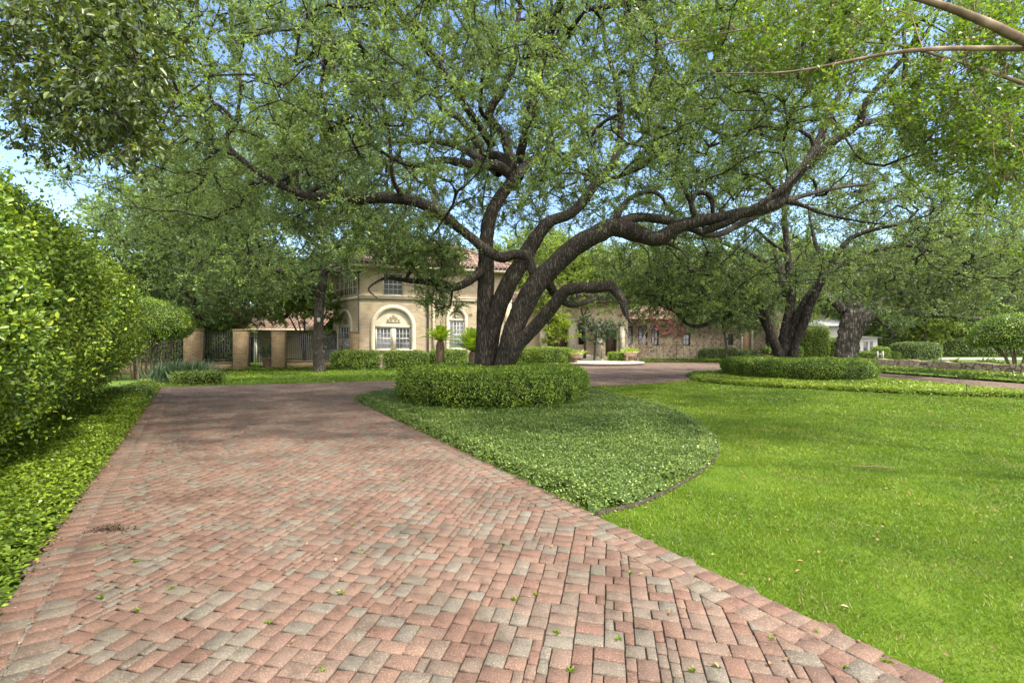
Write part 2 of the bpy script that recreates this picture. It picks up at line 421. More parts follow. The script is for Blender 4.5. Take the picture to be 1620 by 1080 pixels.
class Pavers:
    def __init__(s): s.q = []; s.t = []; s.z = []
    def add(s, quad, z, t): s.q.append(quad); s.z.append(z); s.t.append(t)
    def build(s, mb):
        Q = np.array(s.q, float); n = len(Q); z = np.array(s.z); t = np.array(s.t)
        c = Q.mean(1, keepdims=True)
        def inset(d):
            e = Q - c; l = np.linalg.norm(e, axis=2, keepdims=True); return c + e * (1 - d / np.maximum(l, .03))
        jit = RNG.normal(0, .0016, (n, 4, 2))
        a = inset(.006) + jit; b = inset(.0115) + jit
        tilt = RNG.normal(0, .0016, (n, 4))
        zt = z[:, None] + tilt + RNG.normal(0, .0014, (n, 1))
        low = np.concatenate([a, (z[:, None] - .013 + tilt * 0)[:, :, None]], 2)
        mid = np.concatenate([a, (zt - .003)[:, :, None]], 2)
        top = np.concatenate([b, zt[:, :, None]], 2)
        V = np.concatenate([low, mid, top], 1).reshape(-1, 3)
        k = np.arange(n)[:, None] * 12
        Fs = [k + np.array([[8, 9, 10, 11]])]
        for j in range(4):
            j2 = (j + 1) % 4
            Fs.append(k + np.array([[4 + j, 4 + j2, 8 + j2, 8 + j]])); Fs.append(k + np.array([[j, j2, 4 + j2, 4 + j]]))
        mb.add(V, np.concatenate(Fs), np.concatenate([t] * 9))

def paver_tint(n):
    u = RNG.random(n); return np.where(u < .84, .02 + RNG.random(n) * .74, .80 + RNG.random(n) * .2)
A_ = R(11.5); EU = np.array([math.cos(A_), -math.sin(A_)]); EV = np.array([math.sin(A_), math.cos(A_)])
def field(pv):
    U = .054
    poly = np.array(DRIVE); uv = np.stack([poly @ EU, poly @ EV], 1)
    lo = uv.min(0) - .2; hi = uv.max(0) + .2
    nu, nv = int((hi[0] - lo[0]) / U), int((hi[1] - lo[1]) / U)
    cu = lo[0] + (np.arange(nu) + .5) * U; cv = lo[1] + (np.arange(nv) + .5) * U
    gu, gv = np.meshgrid(cu, cv, indexing='ij')
    P = gu.reshape(-1, 1) * EU + gv.reshape(-1, 1) * EV
    ins = pip(P, [(-4.5, .4), (-17, 18.2), (-15, 21), (-4, 24.5), (-1, 30), (2, 40), (10, 43), (11, 46), (20, 46), (23, 34), (25, 2), (15, 2), (13.5, 18), (14, 22), (11, 22), (6, 17), (0, 15.5), (-1.5, 13), (5.5, .4)])
    vis = (P[:, 1] > .6)
    free = (ins & vis).reshape(nu, nv)
    free = free.tolist(); own = [[0] * (nv + 1) for _ in range(nu + 1)]; pid = 0
    rnd = random.Random(4); pend = []; idq = []
    shapes = [(3, 2), (2, 3), (2, 2), (1, 2), (2, 1), (1, 1)]
    for j in range(nv):
        i = 0
        while i < nu:
            if free[i][j]:
                fit = []
                for (a, b) in shapes:
                    if i + a > nu or j + b > nv: continue
                    if all(free[i + x][j + y] for x in range(a) for y in range(b)): fit.append((a, b))
                wts = {(3, 2): .46, (2, 3): .36, (2, 2): .36, (1, 2): .012, (2, 1): .008, (1, 1): .00001}
                # avoid leaving one-cell slots
                ww = []; run = 1
                while run < 8 and i + run < nu and free[i + run][j]: run += 1
                for f in fit:
                    q = wts[f]; e_ = i + f[0]
                    if j and e_ < nu and own[e_ - 1][j - 1] != own[e_][j - 1]: q *= .12
                    if i and own[i - 1][j + f[1] - 1] != own[i - 1][min(j + f[1], nv - 1)]: q *= .45
                    if run < 7 and run - f[0] == 1: q *= .03
                    ww.append(q)
                best = rnd.choices(fit, ww)[0]; pid += 1
                if False and best[0] != 3 and best[0] + i < nu and i + best[0] + 1 < nu and free[i + best[0]][j] and not free[i + best[0] + 1][j] and (3, 2) in fit: best = (3, 2)
                a, b = best
                for x in range(a):
                    for y in range(b): free[i + x][j + y] = False; own[i + x][j + y] = pid
                u0, v0 = lo[0] + i * U, lo[1] + j * U
                q = [u * EU + v * EV for u, v in ((u0, v0), (u0 + a * U, v0), (u0 + a * U, v0 + b * U), (u0, v0 + b * U))]
                c_ = sum(q) / 4; idq.append(c_)
                t = .02 + rnd.random() * .74 if rnd.random() < .84 else .8 + rnd.random() * .2
                pend.append((q, t)); i += a
            else: i += 1
    for (q, t), k_ in zip(pend, pip(np.array(idq), DRIVE)):
        if k_: pv.add(q, 0, t)
def resample(line, step):
    line = np.asarray(line, float); d = np.concatenate([[0], np.cumsum(np.linalg.norm(np.diff(line, axis=0), axis=1))])
    n = max(2, int(d[-1] / step) + 1); s = np.linspace(0, d[-1], n)
    return np.stack([np.interp(s, d, line[:, 0]), np.interp(s, d, line[:, 1])], 1)
def smooth_line(line, n=3):
    P = np.asarray(line, float)
    for _ in range(n):
        Q = [P[0]]
        for a, b in zip(P[:-1], P[1:]): Q += [a * .75 + b * .25, a * .25 + b * .75]
        P = np.array(Q + [P[-1]])
    return P
def border(pv, line, rows, side, step=.118, z=.004):
    """courses along a line; side=+1 lies to the left of its direction"""
    L = resample(line, step); T = np.zeros_like(L); T[1:-1] = L[2:] - L[:-2]; T[0] = L[1] - L[0]; T[-1] = L[-1] - L[-2]; T = unit(T)
    Nn = np.stack([-T[:, 1], T[:, 0]], 1) * side
    for (o0, o1, ph) in rows:
        for i in range(len(L) - 1):
            f = ph
            a0, a1 = L[i] + Nn[i] * o0, L[i + 1] + Nn[i + 1] * o0
            b0, b1 = L[i] + Nn[i] * o1, L[i + 1] + Nn[i + 1] * o1
            if ph:
                d = T[i] * step * ph; a0 = a0 + d; a1 = a1 + d; b0 = b0 + d; b1 = b1 + d
            q = [a0, a1, b1, b0] if side > 0 else [a1, a0, b0, b1]
            pv.add(q, z, float(paver_tint(1)[0]))
pv = Pavers(); field(pv)
border(pv, [edge(-4), edge(18.38)], [(0, .185, 0), (.197, .375, .4)], -1, step=.135)
border(pv, [(-13.25, 18.27), (-5.06, 21.5), (-2, 23.4), (-.2, 25.6), (1.2, 28.5), (2.9, 32.5), (4.0, 36), (4.6, 38.6)], [(0, .17, 0)], -1)
RL = smooth_line([(3.9, -.6), (2.06, 2.29), (1.42, 3.4), (.8, 4.53), (-4.6, 14.07)], 2)
border(pv, RL, [(0, .17, 0), (.172, .345, .45)], 1)
border(pv, smooth_line(INNER[:9], 2), [(0, .17, 0)], 1)
border(pv, smooth_line(INNER[8:22], 2), [(0, .17, 0)], 1)
border(pv, smooth_line(OUTER[10:18], 2), [(0, .17, 0)], -1)
mb = MB(); pv.build(mb)
tag(mb.build('driveway', m_paver), kind='structure')
# ------------------------------------------------------------------ trees
def catmull(P, n=6):
    P = np.asarray(P, float); P = np.concatenate([[2 * P[0] - P[1]], P, [2 * P[-1] - P[-2]]])
    out = []
    for i in range(1, len(P) - 2):
        for t in np.arange(n) / n:
            a, b, c, d = P[i - 1:i + 3]
            out.append(.5 * ((2 * b) + (-a + c) * t + (2 * a - 5 * b + 4 * c - d) * t * t + (-a + 3 * b - 3 * c + d) * t ** 3))
    out.append(P[-2]); return np.array(out)

class Tree:
    def __init__(s, cap=40000):
        s.P = np.zeros((cap, 3)); s.D = np.zeros((cap, 3)); s.par = np.full(cap, -1); s.cnt = np.zeros(cap); s.fix = np.full(cap, np.nan); s.m = 0
        s.limbs = []; s.chains = []; s.cl = []
    def limb(s, pts, rough=.16, k=14, n=6):
        """pts rows: x,y,z,radius"""
        C = catmull(pts, n); P, r = C[:, :3], np.maximum(C[:, 3], .006)
        s.limbs.append((P, r, rough, k))
        m = s.m; q = len(P)
        par = -1
        if m:
            d = np.linalg.norm(s.P[:m] - P[0], axis=1); par = int(d.argmin())
        for i in range(q):
            s.P[m + i] = P[i]; s.par[m + i] = (m + i - 1) if i else par; s.fix[m + i] = r[i]
            s.D[m + i] = unit((P[min(i + 1, q - 1)] - P[max(i - 1, 0)])[None])[0]
        s.m += q
    def pix(s, pts, **kw):           # px,py,distance,width in photo pixels
        s.limb([(*at(x, y, Y), wd / 2 * Y / F) for x, y, Y, wd in pts], **kw)
    def grow(s, C, seg=.55, wob=.25, lowest=0, minr=.06):
        C = np.asarray(C)
        d0 = np.array([np.linalg.norm(s.P[lowest:s.m] - c, axis=1).min() for c in C])
        for ci in np.argsort(d0):
            c = C[ci]; m = s.m
            dv = c - s.P[lowest:m]; d = np.linalg.norm(dv, axis=1)
            al = np.sum(dv * s.D[lowest:m], 1) / np.maximum(d, 1e-6)
            i = int((d * (1.25 - .45 * al)).argmin()) + lowest
            p = s.P[i]; dist = d[i - lowest]
            if dist < .12: s.cl.append((c, i)); continue
            n = max(2, int(dist / seg) + 1)
            ctrl = p + s.D[i] * dist * .45 + RNG.normal(0, wob * .35, 3) * dist
            t = (np.arange(1, n + 1) / n)[:, None]
            B = (1 - t) ** 2 * p + 2 * t * (1 - t) * ctrl + t * t * c
            B[:-1] += RNG.normal(0, wob * seg * .28, (n - 1, 3))
            idx = [i]
            for q in range(n):
                s.P[m + q] = B[q]; s.par[m + q] = idx[-1]; s.D[m + q] = unit((B[q] - s.P[idx[-1]])[None])[0]; idx.append(m + q)
            s.m += n; s.chains.append(idx); s.cl.append((c, idx[-1]))
            j = idx[-1]
            while j >= 0: s.cnt[j] += 1; j = s.par[j]
    def wood(s, mb, r0=.011, pw=.47, kmax=9):
        for P, r, rough, k in s.limbs: mb.tube(P, r, k=k, rough=rough, seed=3, rs=4.2)
        rad = r0 * np.maximum(s.cnt[:s.m], 1) ** pw
        rad = np.where(np.isnan(s.fix[:s.m]), rad, s.fix[:s.m])
        for idx in s.chains:
            r = rad[idx].copy(); r[0] = min(r[0], r[1] * 1.25) if len(r) > 1 else r[0]
            r[-1] *= .6
            k = 8 if r[0] > .09 else 6 if r[0] > .04 else 4 if r[0] > .02 else 3
            mb.tube(s.P[idx], r, k=k, cap=False, rough=.1 if k > 6 else 0)
    def crown(s, mbw, mbl, twigs=5, tl=(.25, .6), per=10, L=.085, W=.045, up=.15, out=.6, tint=.5, tw=.0045, droop=0, two=False, tcl=.18, fold=.2, nearmul=None, tjit=.14):
        C = np.array([c for c, i in s.cl]); D = s.D[[i for c, i in s.cl]]
        n = len(C)
        td = unit(np.repeat(D, twigs, 0) * out + rnd_dirs(n * twigs) * .9 + np.array([0, 0, up]))
        base = np.repeat(C, twigs, 0) - td * .05
        ln = RNG.uniform(tl[0], tl[1], n * twigs)
        tip = base + td * ln[:, None] + np.array([0, 0, -droop]) * (ln ** 2)[:, None]
        midp = (base + tip) / 2 + rnd_dirs(n * twigs) * .05 * ln[:, None]
        # thin three-sided twigs
        if tw:
            a = unit(np.cross(td, rnd_dirs(n * twigs))); b = np.cross(td, a)
            ring = np.stack([a, -a * .5 + b * .87, -a * .5 - b * .87], 1)
            V = np.concatenate([base[:, None] + ring * tw, midp[:, None] + ring * tw * .8, tip[:, None] + ring * tw * .4], 1).reshape(-1, 3)
            k = np.arange(n * twigs)[:, None] * 9
            Fs = np.concatenate([k + np.array([[o + j, o + (j + 1) % 3, o + 3 + (j + 1) % 3, o + 3 + j]]) for o in (0, 3) for j in range(3)])
            mbw.add(V, Fs)
        ctint = np.clip(tint + RNG.normal(0, tcl, n) + .16 * fbm(C, .35, 5), .02, .98)
        m = n * twigs * per
        tI = np.repeat(np.arange(n * twigs), per)
        f = RNG.uniform(.15, 1.08, m)[:, None]
        P = base[tI] * (1 - f) ** 2 + 2 * f * (1 - f) * midp[tI] + tip[tI] * f * f
        P = P + rnd_dirs(m) * RNG.uniform(0, .035 + L * .25, m)[:, None]
        LD = unit(td[tI] * .8 + rnd_dirs(m) * .85 + np.array([0, 0, -droop * .6]))
        NN = unit(rnd_dirs(m) * .8 + np.array([0, 0, .75]))
        sc = RNG.uniform(.65, 1.2, m)
        t = np.clip(np.repeat(ctint, twigs)[np.repeat(np.arange(n * twigs), per)] + RNG.normal(0, tjit, m), .01, .99)
        leaves(mbl, P, LD, NN, L * sc, W * sc, t, fold=fold, two=two)

def blob_clusters(n, c, r, zmin=None, gap=.0, gs=.45, seed=0, inner=.45, rule=None):
    out = []; c = np.array(c); r = np.array(r)
    while len(out) < n:
        k = n * 3
        d = rnd_dirs(k); q = inner + (1 - inner) * RNG.random(k) ** .6
        P = c + d * r * q[:, None]
        ok = fbm(P, gs, seed) > gap
        if zmin is not None: ok &= P[:, 2] > (zmin(P) if callable(zmin) else zmin)
        if rule is not None: ok &= rule(P)
        out += list(P[ok])
    return np.array(out[:n])

def leafmat_oak(name, lift=1.0, warm=0.0):
    q = lambda c: tuple(min(1, v * lift) for v in c)
    return mat_leaf(name, [(0, q((.032, .048, .021))), (.3, q((.055, .083, .032))), (.55, q((.079, .117, .041))), (.8, q((.113, .165, .047))), (1, q((.17, .245, .048)))], trans=.48, rough=.48, spec=.4)
m_oak = leafmat_oak('oak_leaves', 1.75)
m_bark = mat_bark('oak_bark', (.014, .0115, .0095), (.052, .044, .036), (.105, .091, .075), scale=18, zs=.16)
m_bark_dark = mat_bark('dark_oak_bark', (.009, .0075, .006), (.032, .027, .022), (.075, .066, .055), scale=13, zs=.24)
m_bark_old = mat_bark('old_oak_bark', (.016, .014, .012), (.060, .053, .044), (.135, .12, .10), scale=6, zs=.14)

def finish_tree(name, loc, label, cat, T, mbw, mbl, mw, ml, group=None):
    e = empty(name, loc, label, cat, group)
    mbw.build('trunk', mw, e, smooth=True)
    mbl.build('crown', ml, e)
    return e

# ---- the big spreading oak in the round hedge
T = Tree()
# three stems
T.pix([(765, 600, 14.6, 34), (766, 575, 14.6, 29), (767, 520, 14.6, 27), (768, 470, 14.65, 26), (769, 420, 14.7, 26), (770, 370, 14.8, 22), (780, 330, 14.9, 20), (800, 300, 15, 18), (816, 280, 15.1, 16)], k=18, rough=.14)
T.pix([(774, 600, 14.7, 30), (775, 560, 14.6, 25), (783, 505, 14.45, 26), (802, 455, 14.4, 27), (823, 418, 14.4, 27), (843, 385, 14.5, 24), (868, 352, 14.6, 19), (907, 335, 14.8, 16), (940, 294, 15.2, 15), (972, 253, 15.6, 13), (983, 200, 15.9, 11), (977, 140, 16.2, 8), (957, 67, 16.5, 6), (950, 10, 16.8, 4)], k=18, rough=.13)
T.pix([(796, 600, 14.3, 40), (799, 570, 14.25, 31), (809, 532, 14.1, 32), (823, 497, 14, 32), (848, 450, 13.9, 33), (877, 420, 13.8, 32), (913, 388, 13.7, 30), (945, 370, 13.6, 29), (972, 360, 13.6, 29), (1007, 369, 13.5, 27), (1040, 378, 13.4, 24), (1068, 362, 13.3, 21), (1095, 352, 13.2, 20), (1130, 346, 13.1, 18), (1180, 336, 13, 17), (1230, 322, 12.9, 17), (1247, 293, 12.8, 15), (1280, 257, 12.6, 14), (1320, 223, 12.4, 13), (1357, 197, 12.2, 12), (1370, 163, 12, 9.5), (1413, 110, 11.8, 8), (1453, 67, 11.6, 6), (1480, 28, 11.4, 4.5), (1500, -30, 11.2, 3)], k=18, rough=.13)
# low arch to the right
T.pix([(806, 575, 14.1, 18), (821, 545, 13.9, 20), (855, 508, 13.6, 21), (890, 465, 13.2, 20), (905, 457, 13.1, 19), (923, 455, 13, 17), (945, 455, 12.9, 17), (964, 452, 12.8, 18), (975, 462, 12.8, 15), (984, 475, 12.7, 13), (989, 492, 12.7, 11), (993, 503, 12.6, 6), (1000, 512, 12.5, 3)], rough=.12)
T.pix([(862, 430, 13.9, 18), (870, 452, 14.1, 15), (884, 472, 14.4, 13), (905, 482, 14.8, 10), (925, 478, 15.1, 8), (950, 470, 15.4, 5)])
# second long arm to the right under the first
T.pix([(968, 362, 13.6, 18), (1000, 345, 13.9, 15), (1040, 346, 14.2, 14), (1085, 358, 14.5, 12), (1130, 372, 14.9, 10), (1180, 350, 15.4, 9), (1240, 320, 16, 8), (1310, 300, 16.8, 6), (1380, 290, 17.5, 4)])
# loops standing on the arm
T.pix([(1114, 356, 13.2, 12), (1100, 342, 13.1, 9.5), (1094, 322, 13.05, 8.5), (1101, 307, 13, 8), (1117, 306, 13, 8), (1126, 318, 13.05, 7.5), (1128, 340, 13.15, 6)], rough=.08)
T.pix([(972, 356, 13.6, 14), (977, 340, 13.6, 11), (990, 320, 13.7, 8), (1008, 308, 13.6, 7.5), (1030, 303, 13.7, 7), (1047, 312, 13.8, 6), (1056, 332, 13.8, 3)])
# low arm to the left
T.pix([(762, 428, 14.5, 18), (745, 442, 14.3, 13), (722, 454, 14.1, 13), (700, 449, 13.9, 12), (675, 446, 13.8, 10), (640, 443, 13.6, 8), (612, 440, 13.4, 5.5), (594, 447, 13.3, 3.6), (583, 458, 13.2, 2.6), (597, 472, 13.1, 1.6)])
T.pix([(640, 443, 13.6, 7), (655, 420, 13.4, 5), (668, 395, 13.2, 4.5), (690, 365, 13, 3.5), (705, 340, 12.8, 3)])
T.pix([(1112, 366, 13.2, 12), (1150, 353, 12.9, 11), (1181, 336, 12.7, 10), (1213, 316, 12.6, 9.5), (1239, 297, 12.5, 9), (1264, 268, 12.5, 8), (1281, 246, 12.6, 7.5), (1300, 205, 12.8, 6.5), (1313, 174, 13, 5.5), (1342, 120, 13.3, 3.5)])
# cross limb and the long left arm
T.pix([(850, 452, 13.9, 20), (843, 428, 13.85, 16), (834, 406, 13.8, 15), (816, 402, 13.8, 16), (793, 407, 13.8, 16), (768, 395, 13.7, 16), (748, 378, 13.7, 15), (728, 362, 13.7, 15), (705, 345, 13.7, 17), (687, 332, 13.7, 19), (655, 318, 13.6, 18), (607, 313, 13.4, 17), (565, 316, 13.2, 16), (525, 313, 13, 15), (483, 309, 12.8, 13), (455, 298, 12.7, 11), (433, 287, 12.6, 10), (408, 272, 12.5, 9.5), (383, 253, 12.4, 9), (362, 232, 12.3, 8), (360, 212, 12.3, 6.5), (372, 195, 12.2, 6), (380, 147, 12.1, 4), (378, 100, 12, 3)], k=16, rough=.13)
T.pix([(368, 188, 12.2, 6), (350, 170, 12.1, 6), (325, 159, 12, 5.5), (300, 155, 11.9, 5), (283, 145, 11.8, 3.5), (262, 125, 11.7, 2.5)])
T.pix([(485, 308, 12.8, 9), (505, 295, 13.1, 7), (522, 287, 13.4, 7), (530, 280, 13.6, 5), (560, 250, 14, 4), (570, 200, 14.4, 3)])
T.pix([(686, 330, 13.7, 11), (690, 310, 13.8, 9), (680, 292, 13.9, 7), (662, 286, 14, 5), (640, 262, 14.2, 4)])
T.pix([(640, 316, 13.5, 8), (622, 285, 13.1, 6.5), (618, 240, 12.8, 5.5), (612, 190, 12.5, 5), (595, 120, 12.2, 3.5), (590, 60, 12, 2.5)])
T.pix([(475, 305, 12.8, 6), (470, 280, 13.2, 5), (475, 220, 13.8, 4.5), (500, 180, 14.5, 4)])
# upper framework
T.pix([(816, 282, 15.1, 17), (806, 245, 15, 15), (795, 212, 14.9, 14), (775, 190, 14.8, 14), (777, 170, 14.7, 14), (793, 147, 14.6, 12), (808, 115, 14.5, 11), (815, 85, 14.4, 10), (817, 50, 14.3, 8), (823, 0, 14.2, 6), (826, -60, 14, 4)])
T.pix([(822, 285, 15.1, 15), (795, 250, 15.3, 14), (767, 242, 15.5, 13), (748, 215, 15.8, 12), (727, 187, 16.1, 10), (700, 172, 16.4, 9), (692, 140, 16.6, 7), (702, 80, 16.9, 6), (710, 20, 17.2, 4)])
T.pix([(812, 280, 15.1, 17), (785, 262, 14.9, 17), (753, 263, 14.6, 15), (725, 257, 14.4, 13), (697, 253, 14.2, 11), (660, 262, 13.9, 8), (620, 250, 13.5, 6), (575, 215, 13.1, 4), (540, 170, 12.8, 3)])
T.pix([(945, 290, 15.2, 9), (965, 283, 15, 7), (1003, 270, 14.8, 7), (1030, 254, 14.6, 6), (1073, 213, 14.3, 5), (1100, 160, 14, 4), (1150, 100, 13.6, 3)])
T.pix([(935, 215, 15.6, 6), (960, 190, 15.2, 6), (1010, 170, 14.8, 5.5), (1060, 150, 14.4, 5), (1110, 125, 14, 4), (1180, 90, 13.5, 3)])
T.pix([(775, 190, 14.8, 8), (760, 170, 14.2, 7), (765, 90, 13.6, 6), (745, 60, 13.2, 4), (720, 20, 12.8, 3)])
T.pix([(1357, 199, 12.2, 9), (1395, 187, 12.4, 8), (1440, 172, 12.6, 7), (1475, 160, 12.8, 6), (1508, 140, 13, 4), (1550, 120, 13.2, 2.5)])
T.pix([(1280, 255, 12.6, 7), (1300, 220, 12.9, 6), (1320, 170, 13.3, 5), (1345, 115, 13.7, 3)])
T.pix([(1240, 318, 12.9, 8), (1268, 325, 12.7, 6), (1310, 340, 12.4, 5), (1360, 350, 12, 3.5), (1400, 355, 11.7, 2.5)])
T.pix([(1040, 378, 13.4, 5), (1075, 395, 13.3, 3), (1090, 410, 13.2, 2)])
# rearward and forward limbs one cannot make out from here but that carry the crown
T.limb([(.0, 15.2, 6.6, .18), (.6, 17, 8, .14), (1.5, 19, 9.2, .10), (2.5, 21.5, 10, .05)])
T.limb([(-.4, 15.2, 7, .15), (-2, 17, 8.6, .12), (-4, 19, 9.6, .08), (-6, 20.5, 10, .04)])
T.limb([(.2, 14.8, 7.2, .14), (.8, 12.5, 9, .10), (1.4, 10.5, 10, .06), (1.8, 8.8, 10.6, .03)])
T.limb([(-.6, 14.6, 7.6, .12), (-2.2, 12.4, 9.2, .09), (-3.4, 10.4, 10, .05)])

def near_limb(P, ids, rad, slack=.4, prob=.88):
    # keep the carrying limbs open to view: few leaf sprays hang right in front of them
    px = 810 + F * P[:, 0] / P[:, 1]; py = HOR - F * (P[:, 2] - CAMH) / P[:, 1]; bad = np.zeros(len(P), bool)
    for i in ids:
        Q = T_MAIN.limbs[i][0][::2]; qx = 810 + F * Q[:, 0] / Q[:, 1]; qy = HOR - F * (Q[:, 2] - CAMH) / Q[:, 1]
        d = np.hypot(px[:, None] - qx, py[:, None] - qy); j = d.argmin(1)
        bad |= (d.min(1) < rad) & (P[:, 1] < Q[j, 1] + slack)
    return bad & (RNG.random(len(P)) < prob)
T_MAIN = T
def main_rule(P):
    return main_rule0(P) & ~near_limb(P, (2, 10, 11), 36, prob=.75) & ~near_limb(P, (1, 17, 18, 19), 22, prob=.6) & ~near_limb(P, (0, 3, 5, 6), 30)
def main_rule0(P):
    el = (P[:, 2] - CAMH) / P[:, 1]; ax = P[:, 0] / P[:, 1]
    base = np.where(P[:, 1] < 13.2, .33, .24) + np.where(ax > .35, .06, 0)
    u = RNG.random(len(P))
    return (el > base) | ((el > .14) & (u < .10) & (ax < .25) & (ax > -.5))
C1 = blob_clusters(4200, (.4, 14.6, 6.2), (12.8, 8.8, 7.4), zmin=3.4, gap=-.55, gs=.5, seed=21, inner=.36, rule=main_rule)
low = [at(x + RNG.normal(0, 22), y + RNG.normal(0, 16), Y + RNG.normal(0, .7)) for x, y, Y, n in
       ((650, 405, 13.2, 46), (705, 400, 13.3, 44), (735, 345, 13.1, 26), (610, 375, 13.2, 34), (820, 320, 13.6, 18), (760, 300, 13.5, 20), (700, 470, 15.2, 26), (560, 330, 13.2, 30), (890, 290, 14.3, 14), (450, 270, 12.8, 16), (670, 350, 13.4, 30), (1000, 300, 14, 14), (380, 300, 12.6, 20), (480, 340, 13.2, 24)) for _ in range(int(n * (1.15 if 600 < x < 745 and y > 370 else .8)))]
low = np.array(low); low = low[~near_limb(low, (2, 10, 11, 0), 30)]
T.grow(np.concatenate([C1, low]), seg=.5, wob=.34, lowest=60)
mbw, mbl = MB(), MB()
T.wood(mbw, r0=.0085); T.crown(mbw, mbl, twigs=7, tl=(.22, .7), per=28, L=.062, W=.033, tint=.5, tcl=.12, tjit=.12)
print('main oak leaves', mbl.n // 4, 'nodes', T.m)
finish_tree('live_oak', (-.3, 14.4, 0), 'huge spreading live oak with three leaning stems growing out of the nearer round hedge', 'tree', T, mbw, mbl, m_bark, m_oak)

# ---- second oak, in the farther round hedge
T = Tree()
T.pix([(1236, 580, 24.5, 20), (1232, 560, 24.5, 16), (1222, 535, 24.4, 14), (1213, 512, 24.3, 14), (1203, 490, 24.2, 14), (1185, 466, 24.1, 13), (1168, 446, 24, 11), (1150, 433, 23.8, 9), (1120, 424, 23.6, 7), (1090, 428, 23.3, 5), (1060, 420, 23, 3)], k=14)
T.pix([(1212, 508, 24.2, 9), (1200, 499, 24, 7), (1180, 497, 23.7, 6.5), (1157, 500, 23.4, 6.5), (1130, 508, 23.1, 6.5), (1105, 516, 22.9, 6), (1085, 511, 22.7, 5), (1070, 495, 22.5, 4), (1050, 485, 22.3, 3)])
T.pix([(1240, 580, 24.6, 22), (1239, 560, 24.6, 18), (1241, 530, 24.6, 15), (1249, 490, 24.7, 14), (1252, 450, 24.8, 14), (1246, 410, 24.9, 11), (1243, 365, 25, 9), (1240, 330, 25.1, 7), (1236, 290, 25.2, 5), (1230, 240, 25.3, 3)], k=14)
T.pix([(1246, 555, 24.5, 13), (1257, 515, 24.4, 14), (1276, 475, 24.2, 13), (1294, 452, 24.1, 14), (1310, 428, 24, 12), (1322, 405, 23.9, 10), (1345, 378, 23.7, 8), (1380, 364, 23.4, 6), (1420, 355, 23, 5), (1470, 340, 22.6, 3)], k=14)
T.pix([(1252, 578, 24.3, 14), (1258, 545, 24.2, 12.5), (1270, 515, 24, 13), (1283, 480, 23.8, 12), (1300, 445, 23.6, 11), (1325, 425, 23.4, 9), (1360, 405, 23.1, 7), (1400, 393, 22.8, 6), (1440, 389, 22.5, 5), (1480, 400, 22.2, 4), (1510, 415, 22, 3)], k=14)
T.pix([(1215, 490, 24.1, 8), (1232, 470, 24, 6), (1250, 450, 23.8, 5), (1290, 446, 23.5, 4)])
T.pix([(1290, 460, 24.1, 9), (1302, 420, 24.5, 7), (1290, 385, 25, 6), (1280, 340, 25.4, 4)])
T.pix([(1188, 470, 24.1, 9), (1180, 440, 24.6, 7), (1150, 400, 25.2, 5), (1110, 370, 25.8, 3)])
T.pix([(1243, 400, 24.9, 6), (1215, 380, 24.6, 5), (1190, 360, 24.3, 4), (1140, 350, 24, 3)])
T.limb([(14, 24.9, 4.2, .2), (15, 27, 6, .15), (16, 29.5, 7.4, .1), (17.4, 31.5, 8, .05)])
T.limb([(14, 24.8, 5.2, .16), (12.6, 27, 7, .12), (11, 29, 8, .08), (9.6, 30.5, 8.4, .04)])
def rule2(P):
    el = (P[:, 2] - CAMH) / P[:, 1]; ax = P[:, 0] / P[:, 1]
    lo = .085 + .05 * np.exp(-((ax - .58) / .12) ** 2)
    return el > lo + RNG.normal(0, .012, len(P))
P2_ = np.array([at(x + RNG.normal(0, sx), y + RNG.normal(0, sy), Y + RNG.normal(0, .9)) for x, y, Y, sx, sy, n in ((1090, 470, 22.5, 30, 14, 60), (1150, 470, 23, 34, 14, 70), (1200, 450, 24, 30, 20, 50), (1060, 440, 22.5, 30, 25, 60), (1400, 430, 22.6, 40, 20, 60), (1480, 440, 22.3, 40, 18, 60), (1020, 460, 24, 25, 14, 40), (1130, 410, 24, 40, 25, 60), (1560, 440, 22.5, 40, 20, 40), (1160, 492, 23.2, 30, 7, 40), (1075, 488, 22.6, 25, 8, 30), (1210, 480, 25, 25, 8, 24), (1440, 470, 23, 50, 10, 40)) for _ in range(n)])
C2 = blob_clusters(1100, (14.2, 24.2, 5.4), (10.5, 7.5, 5.6), zmin=3.0, gap=-.35, gs=.4, seed=5, inner=.5, rule=rule2)
T.grow(np.concatenate([C2, P2_]), seg=.7, wob=.34, lowest=40)
mbw, mbl = MB(), MB()
T.wood(mbw, r0=.0095); T.crown(mbw, mbl, twigs=6, tl=(.3, .9), per=18, L=.10, W=.052, tint=.5, tw=.006)
m_oak2 = leafmat_oak('oak_leaves_second', 1.3)
finish_tree('live_oak', (13.9, 24.5, 0), 'dark-stemmed live oak growing out of the farther round hedge across the lawn', 'tree', T, mbw, mbl, m_bark_dark, m_oak2)

